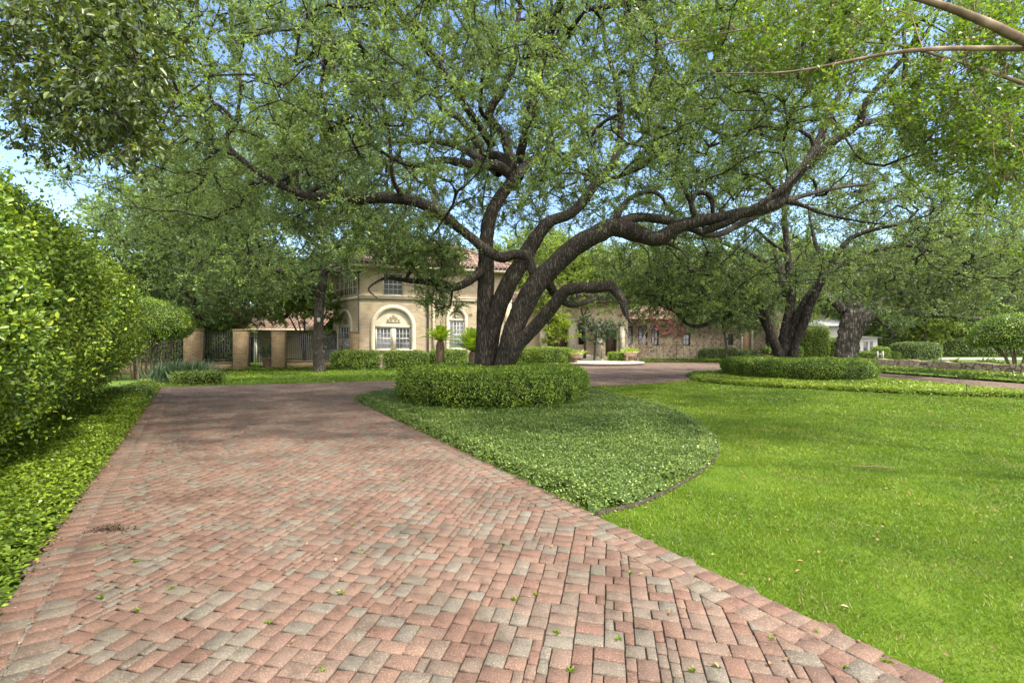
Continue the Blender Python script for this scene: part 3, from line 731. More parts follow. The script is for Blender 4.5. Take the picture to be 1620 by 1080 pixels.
# ---- massive old oak behind the stone wall
T = Tree()
T.pix([(1338, 582, 40, 42), (1338, 566, 40, 33), (1340, 550, 40, 30), (1344, 530, 40, 31), (1349, 512, 40, 33), (1351, 495, 40, 32), (1348, 478, 40, 24), (1346, 455, 40, 22), (1343, 430, 40, 15), (1338, 390, 40, 9)], k=22, rough=.3)
T.pix([(1350, 535, 39.8, 20), (1360, 518, 39.5, 18), (1369, 507, 39.2, 18), (1380, 497, 39, 17), (1400, 489, 38.6, 14), (1430, 492, 38, 12), (1465, 498, 37.4, 11), (1500, 498, 36.8, 9), (1535, 505, 36.2, 6), (1570, 500, 35.8, 4)], k=12, rough=.2)
T.pix([(1335, 490, 40.2, 18), (1322, 478, 40.3, 14), (1312, 470, 40.4, 12), (1305, 460, 40.5, 10), (1298, 440, 40.6, 6)], rough=.2)
T.pix([(1362, 500, 39.8, 16), (1375, 485, 39.9, 12), (1395, 476, 40, 10), (1430, 465, 40.2, 8), (1480, 452, 40.6, 6), (1540, 440, 41, 3)], rough=.15)
T.pix([(1385, 503, 39, 5), (1398, 512, 38.8, 5), (1410, 522, 38.6, 4), (1412, 535, 38.5, 3)])
T.pix([(1346, 450, 40, 14), (1370, 425, 39.6, 10), (1410, 400, 39, 7), (1460, 380, 38.2, 4)])
T.limb([(28.2, 40, 5.6, .5), (30, 43, 8, .3), (32, 46, 9.5, .12)])
def rule3(P):
    el = (P[:, 2] - CAMH) / P[:, 1]; ax = P[:, 0] / P[:, 1]
    lo = .055 + .05 * np.exp(-((ax - .70) / .05) ** 2)
    return el > lo + RNG.normal(0, .008, len(P))
C3 = blob_clusters(1000, (33, 40, 7), (14, 10, 7.2), zmin=3.2, gap=-.15, gs=.25, seed=9, inner=.5, rule=rule3)
T.grow(C3, seg=1.0, wob=.34, lowest=30)
mbw, mbl = MB(), MB()
T.wood(mbw, r0=.013); T.crown(mbw, mbl, twigs=6, tl=(.4, 1.3), per=18, L=.16, W=.085, tint=.5, tw=.008)
m_oak3 = leafmat_oak('old_oak_leaves', 1.4)
finish_tree('old_live_oak', (28, 40, 0), 'massive gnarled old oak with a thick grey trunk behind the low stone wall', 'tree', T, mbw, mbl, m_bark_old, m_oak3)

# ---- oak in front of the iron fence
T = Tree()
T.pix([(505, 594, 28.5, 26), (505, 584, 28.5, 19), (504, 550, 28.5, 16), (504, 510, 28.5, 15), (507, 470, 28.5, 14), (511, 435, 28.5, 14), (514, 410, 28.5, 13), (512, 380, 28.6, 11), (505, 340, 28.7, 9), (500, 300, 28.8, 7), (495, 250, 29, 4)], k=14, rough=.14)
T.pix([(505, 468, 28.4, 11), (490, 448, 28, 10), (473, 437, 27.5, 9), (450, 430, 27, 8.5), (430, 427, 26.5, 8), (405, 420, 26, 7), (383, 415, 25.5, 5), (350, 400, 25, 4), (315, 390, 24.5, 3)], rough=.12)
T.pix([(512, 425, 28.5, 10), (530, 395, 28, 8), (550, 370, 27.5, 7), (580, 345, 27, 5), (610, 320, 26.5, 3)])
T.pix([(508, 440, 28.5, 7), (520, 428, 28.2, 5), (535, 430, 27.8, 4.5), (555, 432, 27.4, 4), (585, 425, 27, 3)])
T.pix([(509, 395, 28.6, 8), (470, 360, 28, 7), (420, 330, 27.4, 5), (370, 300, 27, 3)])
T.pix([(480, 440, 27.8, 6), (462, 420, 28.4, 5), (440, 400, 29, 4), (410, 370, 29.6, 3)])
T.limb([(-11.4, 28.6, 8, .25), (-12.5, 31, 10, .16), (-14, 33.5, 11.5, .06)])
T.limb([(-11.3, 28.5, 8.5, .2), (-10, 26, 10.5, .12), (-9, 24, 11.6, .05)])
def rule4(P):
    el = (P[:, 2] - CAMH) / P[:, 1]; ax = P[:, 0] / P[:, 1]
    lo = np.where(ax < -.42, .10, .15) + np.where(ax > -.33, .04, 0)
    return el > lo + RNG.normal(0, .012, len(P))
C4 = blob_clusters(1300, (-13, 28.2, 8), (8.6, 6.5, 6.6), zmin=4.0, gap=-.2, gs=.35, seed=31, inner=.45, rule=rule4)
T.grow(C4, seg=.8, wob=.32, lowest=30)
mbw, mbl = MB(), MB()
T.wood(mbw, r0=.0105); T.crown(mbw, mbl, twigs=6, tl=(.3, 1.0), per=18, L=.12, W=.064, tint=.42, tw=.006)
m_oak4 = leafmat_oak('fence_oak_leaves', 1.8)
oak_fence = finish_tree('live_oak', (-11.36, 28.5, 0), 'single-trunk oak on the grass strip in front of the iron fence, lamp on its trunk', 'tree', T, mbw, mbl, m_bark, m_oak4)

# ---- tree behind the left hedge whose drooping branches hang into the picture
T = Tree(8000)
T.limb([(-9.6, 3.2, 0, .30), (-9.5, 3.3, 2, .25), (-9.3, 3.6, 4, .22), (-9.0, 4.2, 5.6, .17), (-8.2, 5.0, 6.8, .12), (-7.0, 5.7, 7.5, .07), (-5.6, 6.2, 7.6, .03)])
T.limb([(-9.3, 3.6, 4, .14), (-8.3, 4.6, 5.2, .09), (-7.2, 5.2, 5.9, .05), (-6.0, 5.6, 6.1, .025), (-4.9, 5.8, 5.9, .012)])
T.limb([(-9.0, 4.2, 5.6, .10), (-8.4, 6, 7, .07), (-7.6, 7.4, 7.6, .04), (-6.8, 8.4, 7.6, .02)])
C5 = []
for (x, y, Y, sx, sy, n) in ((40, 40, 5.6, 60, 40, 40), (110, 60, 5.6, 55, 45, 50), (170, 90, 5.5, 40, 45, 42), (205, 110, 5.4, 30, 50, 34), (222, 165, 5.4, 20, 35, 20), (60, 130, 5.8, 50, 30, 22), (130, 150, 5.8, 40, 25, 18), (230, 60, 5.6, 25, 40, 16), (100, 200, 6.4, 30, 22, 10), (30, 175, 7, 25, 15, 8), (180, 190, 5.5, 30, 20, 12), (-60, 60, 5.6, 60, 60, 40), (210, 225, 5.5, 20, 12, 7), (140, -40, 5.6, 80, 40, 40)):
    C5 += [at(x + RNG.normal(0, sx), y + RNG.normal(0, sy), Y + RNG.normal(0, .45)) for _ in range(n)]
T.grow(np.array(C5), seg=.3, wob=.3, lowest=20)
mbw, mbl = MB(), MB()
T.wood(mbw, r0=.0045, pw=.42); T.crown(mbw, mbl, twigs=4, tl=(.15, .42), per=10, L=.078, W=.036, tint=.35, tw=.0025, droop=.5, up=-.25, two=True, tcl=.12, tjit=.16)
m_droop = mat_leaf('hackberry_leaves', [(0, (.028, .044, .012)), (.4, (.065, .098, .020)), (.7, (.13, .175, .028)), (1, (.26, .33, .035))], trans=.38, rough=.38, spec=.5)
finish_tree('shade_tree', (-9.6, 3.2, 0), 'broad-leaved tree overhanging the tall hedge with drooping dark leafy branches', 'tree', T, mbw, mbl, m_bark, m_droop)

# ---- crape myrtle reaching in at the upper right
T = Tree(12000)
T.limb([(9.3, 4.6, 0, .12), (8.9, 4.6, 1.6, .10), (8.0, 4.8, 3.2, .085), (6.6, 4.95, 4.15, .056), (5.35, 5.0, 4.72, .046), (4.9, 5.0, 4.93, .041), (4.3, 5.05, 5.2, .034), (3.4, 5.2, 5.55, .03), (2.4, 5.4, 5.8, .015)], rough=.04)
T.limb([(9.3, 4.6, 0, .10), (9.2, 5.4, 2.2, .085), (8.6, 6.2, 4.0, .07), (7.4, 6.6, 5.0, .03), (5.6, 6.9, 5.85, .017), (4.6, 7.2, 6.1, .014), (3.8, 7.0, 6.2, .010), (2.1, 7.3, 6.1, .01)], rough=.04)
T.limb([(8.6, 6.2, 4.0, .05), (8.8, 7.6, 4.7, .035), (8.4, 8.6, 5.0, .022), (7.6, 9.4, 5.1, .012)], rough=.04)
T.limb([(5.5, 5.0, 4.66, .03), (4.6, 5.6, 5.0, .022), (3.6, 6.2, 5.1, .012), (2.8, 6.6, 5.3, .008)], rough=.04)
T.limb([(7.4, 6.6, 5.0, .03), (7.6, 7.4, 4.4, .02), (8.0, 8.0, 3.9, .012)], rough=.04)
C6 = []
for (x, y, Y, sx, sy, n) in ((1120, 40, 7.2, 55, 28, 40), (1210, 60, 7, 50, 35, 45), (1290, 90, 7, 50, 40, 40), (1370, 110, 7, 50, 50, 45), (1460, 110, 7, 50, 50, 60), (1545, 130, 7, 45, 60, 70), (1590, 200, 7.5, 30, 50, 70), (1530, 215, 8, 40, 40, 50), (1470, 240, 8.5, 40, 30, 24), (1600, 280, 8, 25, 28, 40), (1560, 290, 8.5, 25, 25, 18), (1600, 40, 6.5, 40, 40, 40), (1670, 150, 7, 40, 120, 60), (1500, 20, 6.5, 60, 25, 40), (1360, 10, 6.5, 60, 25, 30), (1400, 190, 8, 40, 30, 18)):
    C6 += [at(x + RNG.normal(0, sx), y + RNG.normal(0, sy), Y + RNG.normal(0, .5)) for _ in range(n)]
C6 = np.array(C6); C6 = C6[~near_limb(C6, (2,), 34)]
T.grow(C6, seg=.35, wob=.28, lowest=30)
mbw, mbl = MB(), MB()
T.wood(mbw, r0=.0042, pw=.4); T.crown(mbw, mbl, twigs=5, tl=(.18, .5), per=11, L=.062, W=.034, tint=.55, tw=.0022, two=False, tcl=.13)
m_crape = mat_leaf('crape_leaves', [(0, (.04, .08, .010)), (.4, (.065, .125, .012)), (.7, (.115, .195, .017)), (1, (.20, .29, .025))], trans=.5, rough=.4, spec=.4)
m_crapebark = mat_bark('crape_bark', (.10, .07, .05), (.16, .115, .08), (.24, .185, .135), scale=4, bump=.2)
finish_tree('crape_myrtle', (9.3, 4.6, 0), 'smooth tan-barked myrtle with bright green leaves reaching in over the lawn', 'tree', T, mbw, mbl, m_crapebark, m_crape)

# ---- background trees
def make_bg(name, loc, label, H, RX, n, seed, mat, L=.22, W=.12, low=.22, tint=.5, group=None, thick=.28, per=16):
    T = Tree(9000)
    T.limb([(0, 0, 0, thick * 1.3), (.05, .05, H * .12, thick), (.2, -.1, H * .3, thick * .8), (-.1, .1, H * .5, thick * .5), (.1, .2, H * .75, thick * .2)])
    for k in range(5):
        a = k * 1.26 + RNG.random(); r = RX * .6
        T.limb([(0, 0, H * .2 + .05 * k * H, thick * .5), (r * .4 * math.cos(a), r * .4 * math.sin(a), H * .38 + .04 * k * H, thick * .35), (r * math.cos(a), r * math.sin(a), H * .55 + .05 * k * H, thick * .1)])
    C = blob_clusters(n, (0, 0, H * .58), (RX, RX, H * .44), zmin=H * low, gap=-.2, gs=1.4 / RX, seed=seed, inner=.45)
    T.grow(C, seg=1.1, wob=.3, lowest=6)
    mbw, mbl = MB(), MB(); T.wood(mbw, r0=.014); T.crown(mbw, mbl, twigs=6, tl=(.5, 1.5), per=per, L=L, W=W, tint=tint, tw=.008)
    e = empty(name, (0, 0, 0), label, 'tree', group)
    mbw.build('trunk', m_bark, e, smooth=True); mbl.build('crown', mat, e)
    e.location = loc
    return e
m_bgA = leafmat_oak('far_leaves_grey', 1.9)
m_bgB = mat_leaf('far_leaves_green', [(0, (.05, .085, .018)), (.4, (.11, .17, .030)), (.7, (.18, .25, .038)), (1, (.27, .35, .06))], trans=.45)
bgA = make_bg('shade_tree', (-22.5, 34, 0), 'dense grey-green tree rising behind the leftmost brick gate pillar', 13, 6.2, 700, 3, m_bgA, low=.08, tint=.42)
bgB = make_bg('shade_tree', (3.2, 52, 0), 'bright green tree behind the house entrance, seen between the big oak stems', 14, 6, 600, 4, m_bgB, low=.12, tint=.6)
G1 = 'trees closing the view behind'
copy_tree(bgA, (-18, 54, 0), 1.1, 1.0, 'dense tree behind the courtyard roof, left of the house')
copy_tree(bgB, (-26, 42, 0), 2.1, .9, 'lighter green tree far behind the tall left hedge')
copy_tree(bgB, (-13.5, 50, 0), 1.0, .85, 'bright tree behind the tiled house roof')
FARL = 'tall tree in the row closing the view behind the stone wing and street'
for i, (x, y, s, a, src) in enumerate([(10, 58, 1.0, .5, bgA), (18, 60, 1.05, 2, bgB), (26, 60, 1.0, 4, bgA), (36, 62, 1.1, 1, bgB), (46, 64, 1.1, 3, bgA), (56, 66, 1.2, 5, bgB), (66, 70, 1.2, .3, bgA), (77, 74, 1.2, 2.6, bgB), (30, 78, 1.3, 1.8, bgA), (-3, 62, 1.05, .9, bgA)]):
    c = copy_tree(src, (x, y, 0), a, s, FARL); c['group'] = G1

bgC = make_bg('shade_tree', (-4, 56, 0), 'dense tree standing directly behind the entrance of the house', 10, 6.5, 700, 14, m_bgB, low=.02, tint=.42, group=G1, L=.26, W=.14)
copy_tree(bgC, (7.5, 55, 0), 1.3, 1.05, 'dense tree rising behind the entrance roof, left of the stone wing')
FARB = 'dense low-crowned tree in the belt of trees at the far edge of the grounds'
for i, (x, y, s_, a) in enumerate([(-62, 62, 1.2, .2), (-50, 60, 1.1, 1.2), (-40, 56, 1.1, 2.2), (-33, 50, 1.0, 3.3), (-24, 58, 1.1, 4.1), (-14, 62, 1.1, 5.2), (15, 66, 1.1, .8), (24, 68, 1.0, 1.9), (33, 74, 1.0, 2.9), (44, 76, 1.0, 3.6), (55, 78, 1.1, 4.4), (66, 80, 1.1, 5.0), (78, 82, 1.2, 5.8), (90, 84, 1.2, .5), (103, 86, 1.2, 1.5), (116, 84, 1.2, 2.5)]):
    c = copy_tree(bgC, (x, y, 0), a, s_, FARB); c['group'] = G1
# ------------------------------------------------------------------ hedges
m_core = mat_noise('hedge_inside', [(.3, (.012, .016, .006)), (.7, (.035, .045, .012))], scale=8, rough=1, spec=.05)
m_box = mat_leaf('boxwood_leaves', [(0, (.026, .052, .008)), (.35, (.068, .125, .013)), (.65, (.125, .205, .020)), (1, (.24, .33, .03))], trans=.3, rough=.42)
m_priv = mat_leaf('privet_leaves', [(0, (.026, .055, .012)), (.3, (.065, .125, .022)), (.55, (.12, .20, .030)), (.8, (.20, .305, .034)), (1, (.33, .42, .04))], trans=.36, rough=.36, spec=.45)
m_stem = mat_noise('shrub_stems', [(.3, (.07, .05, .035)), (.7, (.16, .12, .085))], scale=14, rough=.9, spec=.1)

def round_hedge(c, rx, ry, H, seed):
    core = MB()
    prof = [(.82, .02), (.93, .18), (.985, .4), (1.0, H * .62), (.985, H * .84), (.95, H * .95), (.86, H), (.6, H * 1.0), (.3, H * .99), (.03, H * .99)]
    k = 72; th = np.arange(k) * 2 * math.pi / k
    P = []
    for s_, z in prof:
        for t in th: P.append((c[0] + rx * s_ * math.cos(t), c[1] + ry * s_ * math.sin(t), z))
    P = np.array(P)
    d = unit((P - np.array([c[0], c[1], H * .5])) * np.array([1, 1, .8]))
    P = P + d * (.07 * fbm(P, 1.4, seed) + .05 * fbm(P, 4, seed + 1))[:, None]
    m = len(prof); i = np.arange(m - 1)[:, None] * k; j = np.arange(k)[None]; j2 = (j + 1) % k
    core.add(P, np.stack([i + j, i + j2, i + k + j2, i + k + j], -1).reshape(-1, 4))
    return core
def make_hedge(name, core, label, cat, loc, mat, dens, L, W, depth=(-.09, .06), group=None, core_shrink=.06, **kw):
    e = empty(name, loc, label, cat, group)
    fb = foliage_on(core, dens, L, W, depth=depth, **kw)
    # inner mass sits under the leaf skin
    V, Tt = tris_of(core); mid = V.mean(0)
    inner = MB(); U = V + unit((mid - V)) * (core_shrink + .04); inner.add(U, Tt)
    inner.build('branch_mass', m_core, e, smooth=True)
    fb.build('foliage', mat, e)
    return e
H1C, H2C = (-.53, 13.95), (13.4, 23.1)
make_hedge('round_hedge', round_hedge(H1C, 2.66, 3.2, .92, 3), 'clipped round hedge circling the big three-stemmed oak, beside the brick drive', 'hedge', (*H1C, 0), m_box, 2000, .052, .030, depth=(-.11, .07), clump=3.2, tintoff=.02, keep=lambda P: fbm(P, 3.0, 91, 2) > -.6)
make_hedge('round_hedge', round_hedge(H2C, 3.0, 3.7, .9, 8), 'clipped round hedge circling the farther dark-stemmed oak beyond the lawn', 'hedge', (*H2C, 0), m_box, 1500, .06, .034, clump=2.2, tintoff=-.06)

# tall hedge along the left of the drive
def swept_hedge(t0, t1, prof, seed, amp=.22, nt=70, taper=1.5):
    ts = np.linspace(t0, t1, nt); core = MB(); P = []
    # resample the profile finely
    pr = resample(prof, .22); cen = np.array([2.1, 1.6])
    for t in ts:
        f = 1.0
        if t > t1 - taper: f = math.sqrt(max(.02, 1 - ((t - (t1 - taper)) / taper) ** 2))
        for o, z in pr:
            oo = cen[0] + (o - cen[0]) * (.55 + .45 * f); zz = z * (.45 + .55 * f)
            x, y = edge(t, oo); P.append((x, y, zz))
    P = np.array(P); m = len(pr)
    cx = np.array([edge(t, cen[0]) for t in ts]); C = np.concatenate([np.repeat(cx, m, 0), np.full((nt * m, 1), cen[1])], 1)
    d = unit(P - C)
    P = P + d * (amp * fbm(P, .9, seed, 2) + amp * .6 * fbm(P, 2.3, seed + 4, 2))[:, None]
    i = np.arange(nt - 1)[:, None] * m; j = np.arange(m - 1)[None]
    core.add(P, np.stack([i + j, i + m + j, i + m + j + 1, i + j + 1], -1).reshape(-1, 4))
    cap = np.array([[(nt - 1) * m, (nt - 1) * m + q, (nt - 1) * m + q + 1] for q in range(1, m - 1)])
    core.f.append(cap[:, ::-1]); core.t.append(np.zeros(len(cap)))
    return core
PROF = [(1.75, .0), (1.6, .35), (1.1, .75), (.66, 1.25), (.34, 1.9), (.36, 2.5), (.8, 3.15), (1.5, 3.7), (2.4, 4.05), (3.3, 3.7), (3.9, 2.8), (4.0, .1)]
e = empty('tall_hedge', (*edge(5, 2), 0), 'tall shaggy sunlit hedge with pale yellow-green new leaves lining the left of the drive', 'hedge')
core = swept_hedge(-2.5, 15.2, PROF, 12, amp=.42, nt=90)
V, Tt = tris_of(core)
front = lambda P: ((P[:, :2] - EDGE_0) @ EDGE_N < 2.8) | (P[:, 2] > 3.2)
def hedge_gaps(P):
    k = front(P)
    bare = (fbm(P, 1.5, 77, 2) > .02) & (P[:, 2] < 1.25)
    hol = fbm(P, 2.6, 78, 2) < -.30
    return k & ~(bare & (RNG.random(len(P)) < .8)) & ~(hol & (RNG.random(len(P)) < .75))
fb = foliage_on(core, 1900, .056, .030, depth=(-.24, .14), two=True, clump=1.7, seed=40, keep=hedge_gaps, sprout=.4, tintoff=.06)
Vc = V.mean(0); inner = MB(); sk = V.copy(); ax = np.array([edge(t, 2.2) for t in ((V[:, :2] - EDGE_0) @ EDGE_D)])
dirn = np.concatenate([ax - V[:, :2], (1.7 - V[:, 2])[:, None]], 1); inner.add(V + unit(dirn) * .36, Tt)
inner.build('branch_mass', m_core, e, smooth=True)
sp = MB(); spw = MB(); S_, Sn = sample_tris(V, Tt, 2600); kk = front(S_) & (S_[:, 2] > .5); S_, Sn = S_[kk], Sn[kk]
Ts = Tree(len(S_) + 5); Ts.P[:len(S_)] = S_; Ts.D[:len(S_)] = unit(Sn + np.array([0, 0, .35]) + rnd_dirs(len(S_)) * .35); Ts.cl = [(S_[i] - Sn[i] * .05, i) for i in range(len(S_))]
Ts.crown(spw, sp, twigs=2, tl=(.12, .42), per=13, L=.056, W=.031, up=.35, out=1.3, tint=.62, tw=.003, two=True, tcl=.16, tjit=.12)
# stems visible low down where the leaves thin out
sm = MB()
for k in range(150):
    t = RNG.uniform(-1, 14); o = RNG.uniform(1.6, 2.4); x, y = edge(t, o); x2, y2 = edge(t + RNG.normal(0, .5), o - RNG.uniform(.5, 1.25))
    z2 = RNG.uniform(.7, 2.1); p0 = np.array([x, y, 0]); p2 = np.array([x2, y2, z2]); p1 = (p0 + p2) / 2 + np.array([RNG.normal(0, .1), RNG.normal(0, .1), .15])
    sm.tube(catmull([(*p0, .012), (*p1, .010), (*p2, .004)], 3)[:, :3], np.linspace(.013, .004, 7), k=4, cap=False)
sm.build('stems', m_stem, e)
spw.build('twigs', m_stem, e); sp.build('shoots', m_priv, e)
fb.build('foliage', m_priv, e)

BUSH = (-17.75, 22.8)
k = 44; core = MB()
core.revolve([(1.3, 2.0), (1.9, 1.95), (2.2, 2.3), (2.25, 2.75), (2.05, 3.1), (1.6, 3.45), (.9, 3.66), (.05, 3.72)], (*BUSH, 0), k=k, noise=.3, seed=19, ns=.9)
e = make_hedge('tall_hedge', core, 'smoother clipped bush on bare stems at the far end of the drive', 'hedge', (*BUSH, 0), m_priv, 1000, .062, .034, depth=(-.14, .1), tintoff=-.02, clump=2)
sm = MB()
for k in range(30):
    a = RNG.uniform(0, 6.28); r = RNG.uniform(.3, 1.3); x, y = BUSH[0] + r * math.cos(a), BUSH[1] + r * math.sin(a)
    sm.tube([(x, y, 0), (x + RNG.normal(0, .12), y + RNG.normal(0, .12), 1.1), (x + .5 * math.cos(a), y + .5 * math.sin(a), 2.2)], [.035, .028, .018], k=5)
sm.build('stems', m_stem, e)

# ------------------------------------------------------------------ ground cover
m_jas = mat_leaf('jasmine_leaves', [(0, (.036, .064, .014)), (.35, (.086, .138, .028)), (.65, (.145, .205, .044)), (.85, (.20, .265, .065)), (1, (.36, .40, .19))], trans=.25, rough=.42, spec=.5)
m_jas2 = mat_leaf('ivy_leaves', [(0, (.038, .068, .009)), (.35, (.10, .16, .015)), (.65, (.17, .24, .02)), (1, (.30, .37, .04))], trans=.28, rough=.42, spec=.45)
def cover(name, poly, H, dens, L, mat, label, seed=0, edgew=.22, fade=None, tintoff=0, cell=.16, yellow=0):
    poly = np.array(poly); lo, hi = poly.min(0), poly.max(0)
    nx, ny = int((hi[0] - lo[0]) / cell) + 2, int((hi[1] - lo[1]) / cell) + 2
    gx, gy = np.meshgrid(lo[0] - cell / 2 + np.arange(nx) * cell, lo[1] - cell / 2 + np.arange(ny) * cell, indexing='ij')
    G = np.stack([gx.ravel(), gy.ravel()], 1); ins = pip(G, poly); d = dist_poly(G, poly) * np.where(ins, 1, -1)
    def hz(d, P):
        f = np.clip(d / edgew, 0, 1); P3 = np.concatenate([P[:, :2], np.zeros((len(P), 1))], 1)
        return H * (.35 + .65 * np.sqrt(f * (2 - f))) * (1 + .18 * fbm(P3, 1.6, seed) + .14 * fbm(P3, 5, seed + 2))
    # mound underneath
    z = np.where(d > .03, hz(np.maximum(d, 0), G) * .72 - .02, -.05)
    V = np.concatenate([G, z[:, None]], 1); keepv = d > -.02
    i = np.arange(nx - 1)[:, None] * ny; j = np.arange(ny - 1)[None]
    Q = np.stack([i + j, i + ny + j, i + ny + j + 1, i + j + 1], -1).reshape(-1, 4); Q = Q[keepv[Q].all(1)]
    mb = MB(); mb.add(V, Q, .08 * np.ones(len(Q)))
    A = (hi - lo).prod(); n = int(A * dens)
    P = lo + RNG.random((n, 2)) * (hi - lo); k = pip(P, poly); P = P[k]
    if fade is not None: P = P[RNG.random(len(P)) < fade(P)]
    dd = dist_poly(P, poly); n = len(P); P = P + RNG.normal(0, .03, (n, 2)) * (dd < .1)[:, None]
    top = hz(dd, P); u = RNG.random(n); dep = u ** 2 * .07
    # leaves hang lower along the border so that the side of the bed is covered too
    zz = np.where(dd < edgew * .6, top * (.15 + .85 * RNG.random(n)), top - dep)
    P3 = np.concatenate([P, zz[:, None]], 1)
    D = unit(rnd_dirs(n) * np.array([1, 1, .35]) + np.array([0, 0, .12])); N = unit(rnd_dirs(n) * .55 + np.array([0, 0, 1]))
    s = RNG.uniform(.65, 1.25, n)
    # far rows need fewer, larger blades
    s = s * (1 + np.clip((P[:, 1] - 8) / 20, 0, .5))
    cl = fbm(np.concatenate([P, np.zeros((n, 1))], 1), .55, seed + 9, 3)
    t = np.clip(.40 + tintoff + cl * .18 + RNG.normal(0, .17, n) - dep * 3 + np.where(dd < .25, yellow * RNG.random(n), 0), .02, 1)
    leaves(mb, P3, D, N, L * s, L * .58 * s, t, fold=.15)
    o = mb.build(name, mat)
    return tag(o, label, kind='stuff')
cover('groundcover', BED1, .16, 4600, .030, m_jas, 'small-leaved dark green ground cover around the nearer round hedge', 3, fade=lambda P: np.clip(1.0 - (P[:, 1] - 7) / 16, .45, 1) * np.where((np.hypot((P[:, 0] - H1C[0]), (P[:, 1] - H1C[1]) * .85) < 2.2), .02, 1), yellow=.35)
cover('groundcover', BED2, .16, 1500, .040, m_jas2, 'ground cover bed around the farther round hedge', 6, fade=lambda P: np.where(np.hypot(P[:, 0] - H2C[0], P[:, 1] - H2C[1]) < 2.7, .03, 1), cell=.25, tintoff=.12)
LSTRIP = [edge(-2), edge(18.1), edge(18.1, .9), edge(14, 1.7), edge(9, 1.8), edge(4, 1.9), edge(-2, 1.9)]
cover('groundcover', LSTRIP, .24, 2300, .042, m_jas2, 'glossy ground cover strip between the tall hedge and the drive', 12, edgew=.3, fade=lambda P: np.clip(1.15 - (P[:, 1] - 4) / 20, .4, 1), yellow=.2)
RSTRIP = [(20.5, 34), (20.5, 28), (21, 19.7), (21.9, 10), (23.4, 10), (22.9, 19.7), (22.4, 28), (22.6, 34.6), (23.5, 36), (20.6, 40.5), (19.5, 40.2)]
cover('groundcover', RSTRIP, .32, 330, .075, m_jas2, 'ground cover strip below the low stone wall', 15, cell=.3, edgew=.4, tintoff=.05)
FSTRIP = [(11.8, 43.1), (17, 43.45), (19.4, 40.3), (20.6, 40.6), (21, 43), (17.6, 45.2), (11.6, 45.0)]
cover('groundcover', FSTRIP, .3, 260, .085, m_jas2, 'ground cover strip in front of the stone wing', 18, cell=.3, edgew=.4)
GSTRIP = [(-17.2, 28.3), (-15.7, 28.7), (-14.1, 29.5), (-11.4, 30.4), (-11.4, 31.3), (-14.2, 30.6), (-15.2, 29.9), (-17.2, 29.1)]
cover('groundcover', GSTRIP, .2, 500, .06, m_jas2, 'low ground cover at the foot of the brick fence wall', 19, cell=.2, edgew=.3)
WSTRIP = [(1.3, 28.6), (3.0, 32.5), (4.0, 36), (3.6, 38), (1.5, 37), (.2, 34), (-.2, 31), (-.1, 27.5)]
m_white = mat_leaf('variegated_leaves', [(0, (.08, .12, .05)), (.5, (.20, .26, .13)), (1, (.45, .48, .33))], trans=.25, rough=.4)
cover('groundcover', WSTRIP, .16, 420, .075, m_white, 'pale variegated ground cover along the drive by the entrance', 22, cell=.25, edgew=.3)

# ------------------------------------------------------------------ grass blades
m_grass = mat_leaf('grass_blades', [(0, (.05, .09, .008)), (.35, (.085, .155, .009)), (.65, (.135, .22, .011)), (.88, (.20, .29, .016)), (1, (.34, .31, .10))], trans=.35, rough=.5, spec=.3, tcl=None) if False else mat_leaf('grass_blades', [(0, (.030, .060, .006)), (.35, (.070, .128, .008)), (.65, (.115, .185, .010)), (.9, (.18, .25, .018)), (1, (.22, .18, .09))], trans=.35, rough=.5, spec=.3)
def grass(poly, bands, skip=(), seed=0, tintoff=0):
    mb = MB(); poly = np.array(poly)
    for y0, y1, x0, x1, dens, L, W in bands:
        n = int((y1 - y0) * (x1 - x0) * dens); P = np.stack([RNG.uniform(x0, x1, n), RNG.uniform(y0, y1, n)], 1)
        k = pip(P, poly)
        for b in skip: k &= ~pip(P, b)
        k &= np.abs(P[:, 0]) < P[:, 1] * 1.35 + 2.5
        P3 = np.concatenate([P, np.zeros((n, 1))], 1)
        thin = fbm(P3, 1.3, seed + 5, 3)
        k &= RNG.random(n) < np.clip(.95 + thin * .9, .3, 1)
        P = P[k]; n = len(P); P3 = P3[k]
        cl = fbm(P3, .5, seed, 3); fine = fbm(P3, 3, seed + 2, 2)
        D = unit(rnd_dirs(n) * np.array([1, 1, .25]) * .8 + np.array([0, 0, .75])); N = unit(rnd_dirs(n))
        s = RNG.uniform(.55, 1.25, n) * (1 + .25 * fine)
        t = np.clip(.46 + tintoff + cl * .46 + fine * .22 + RNG.normal(0, .13, n), .01, .93)
        straw = fbm(P3, 2.1, seed + 8, 3)
        t = np.where(RNG.random(n) < .04 + .35 * np.clip((straw - .28) * 3, 0, 1), .95 + .05 * RNG.random(n), t)
        P3[:, 2] = -.008
        leaves(mb, P3, D, N, L * s, W * s, t, fold=.1)
    return mb
SK = [BED1, BED2]
mb = grass(LAWN, [(1.9, 4.2, .8, 8, 9500, .034, .0046), (4.2, 7, .6, 11, 5200, .038, .0065), (7, 11, 1.5, 16, 1900, .04, .011), (11, 17, 2, 17, 700, .045, .02), (17, 24, 1.5, 17, 300, .05, .03)], SK, 51)
tag(mb.build('grass', m_grass), 'short bright green grass of the big lawn inside the loop drive', kind='stuff')
mb = grass(BACKLAWN, [(18, 33, -19, 3, 200, .08, .035)], [GSTRIP, WSTRIP], 61, .06)
tag(mb.build('grass', m_grass), 'bright strip of grass between the drive and the house', kind='stuff')
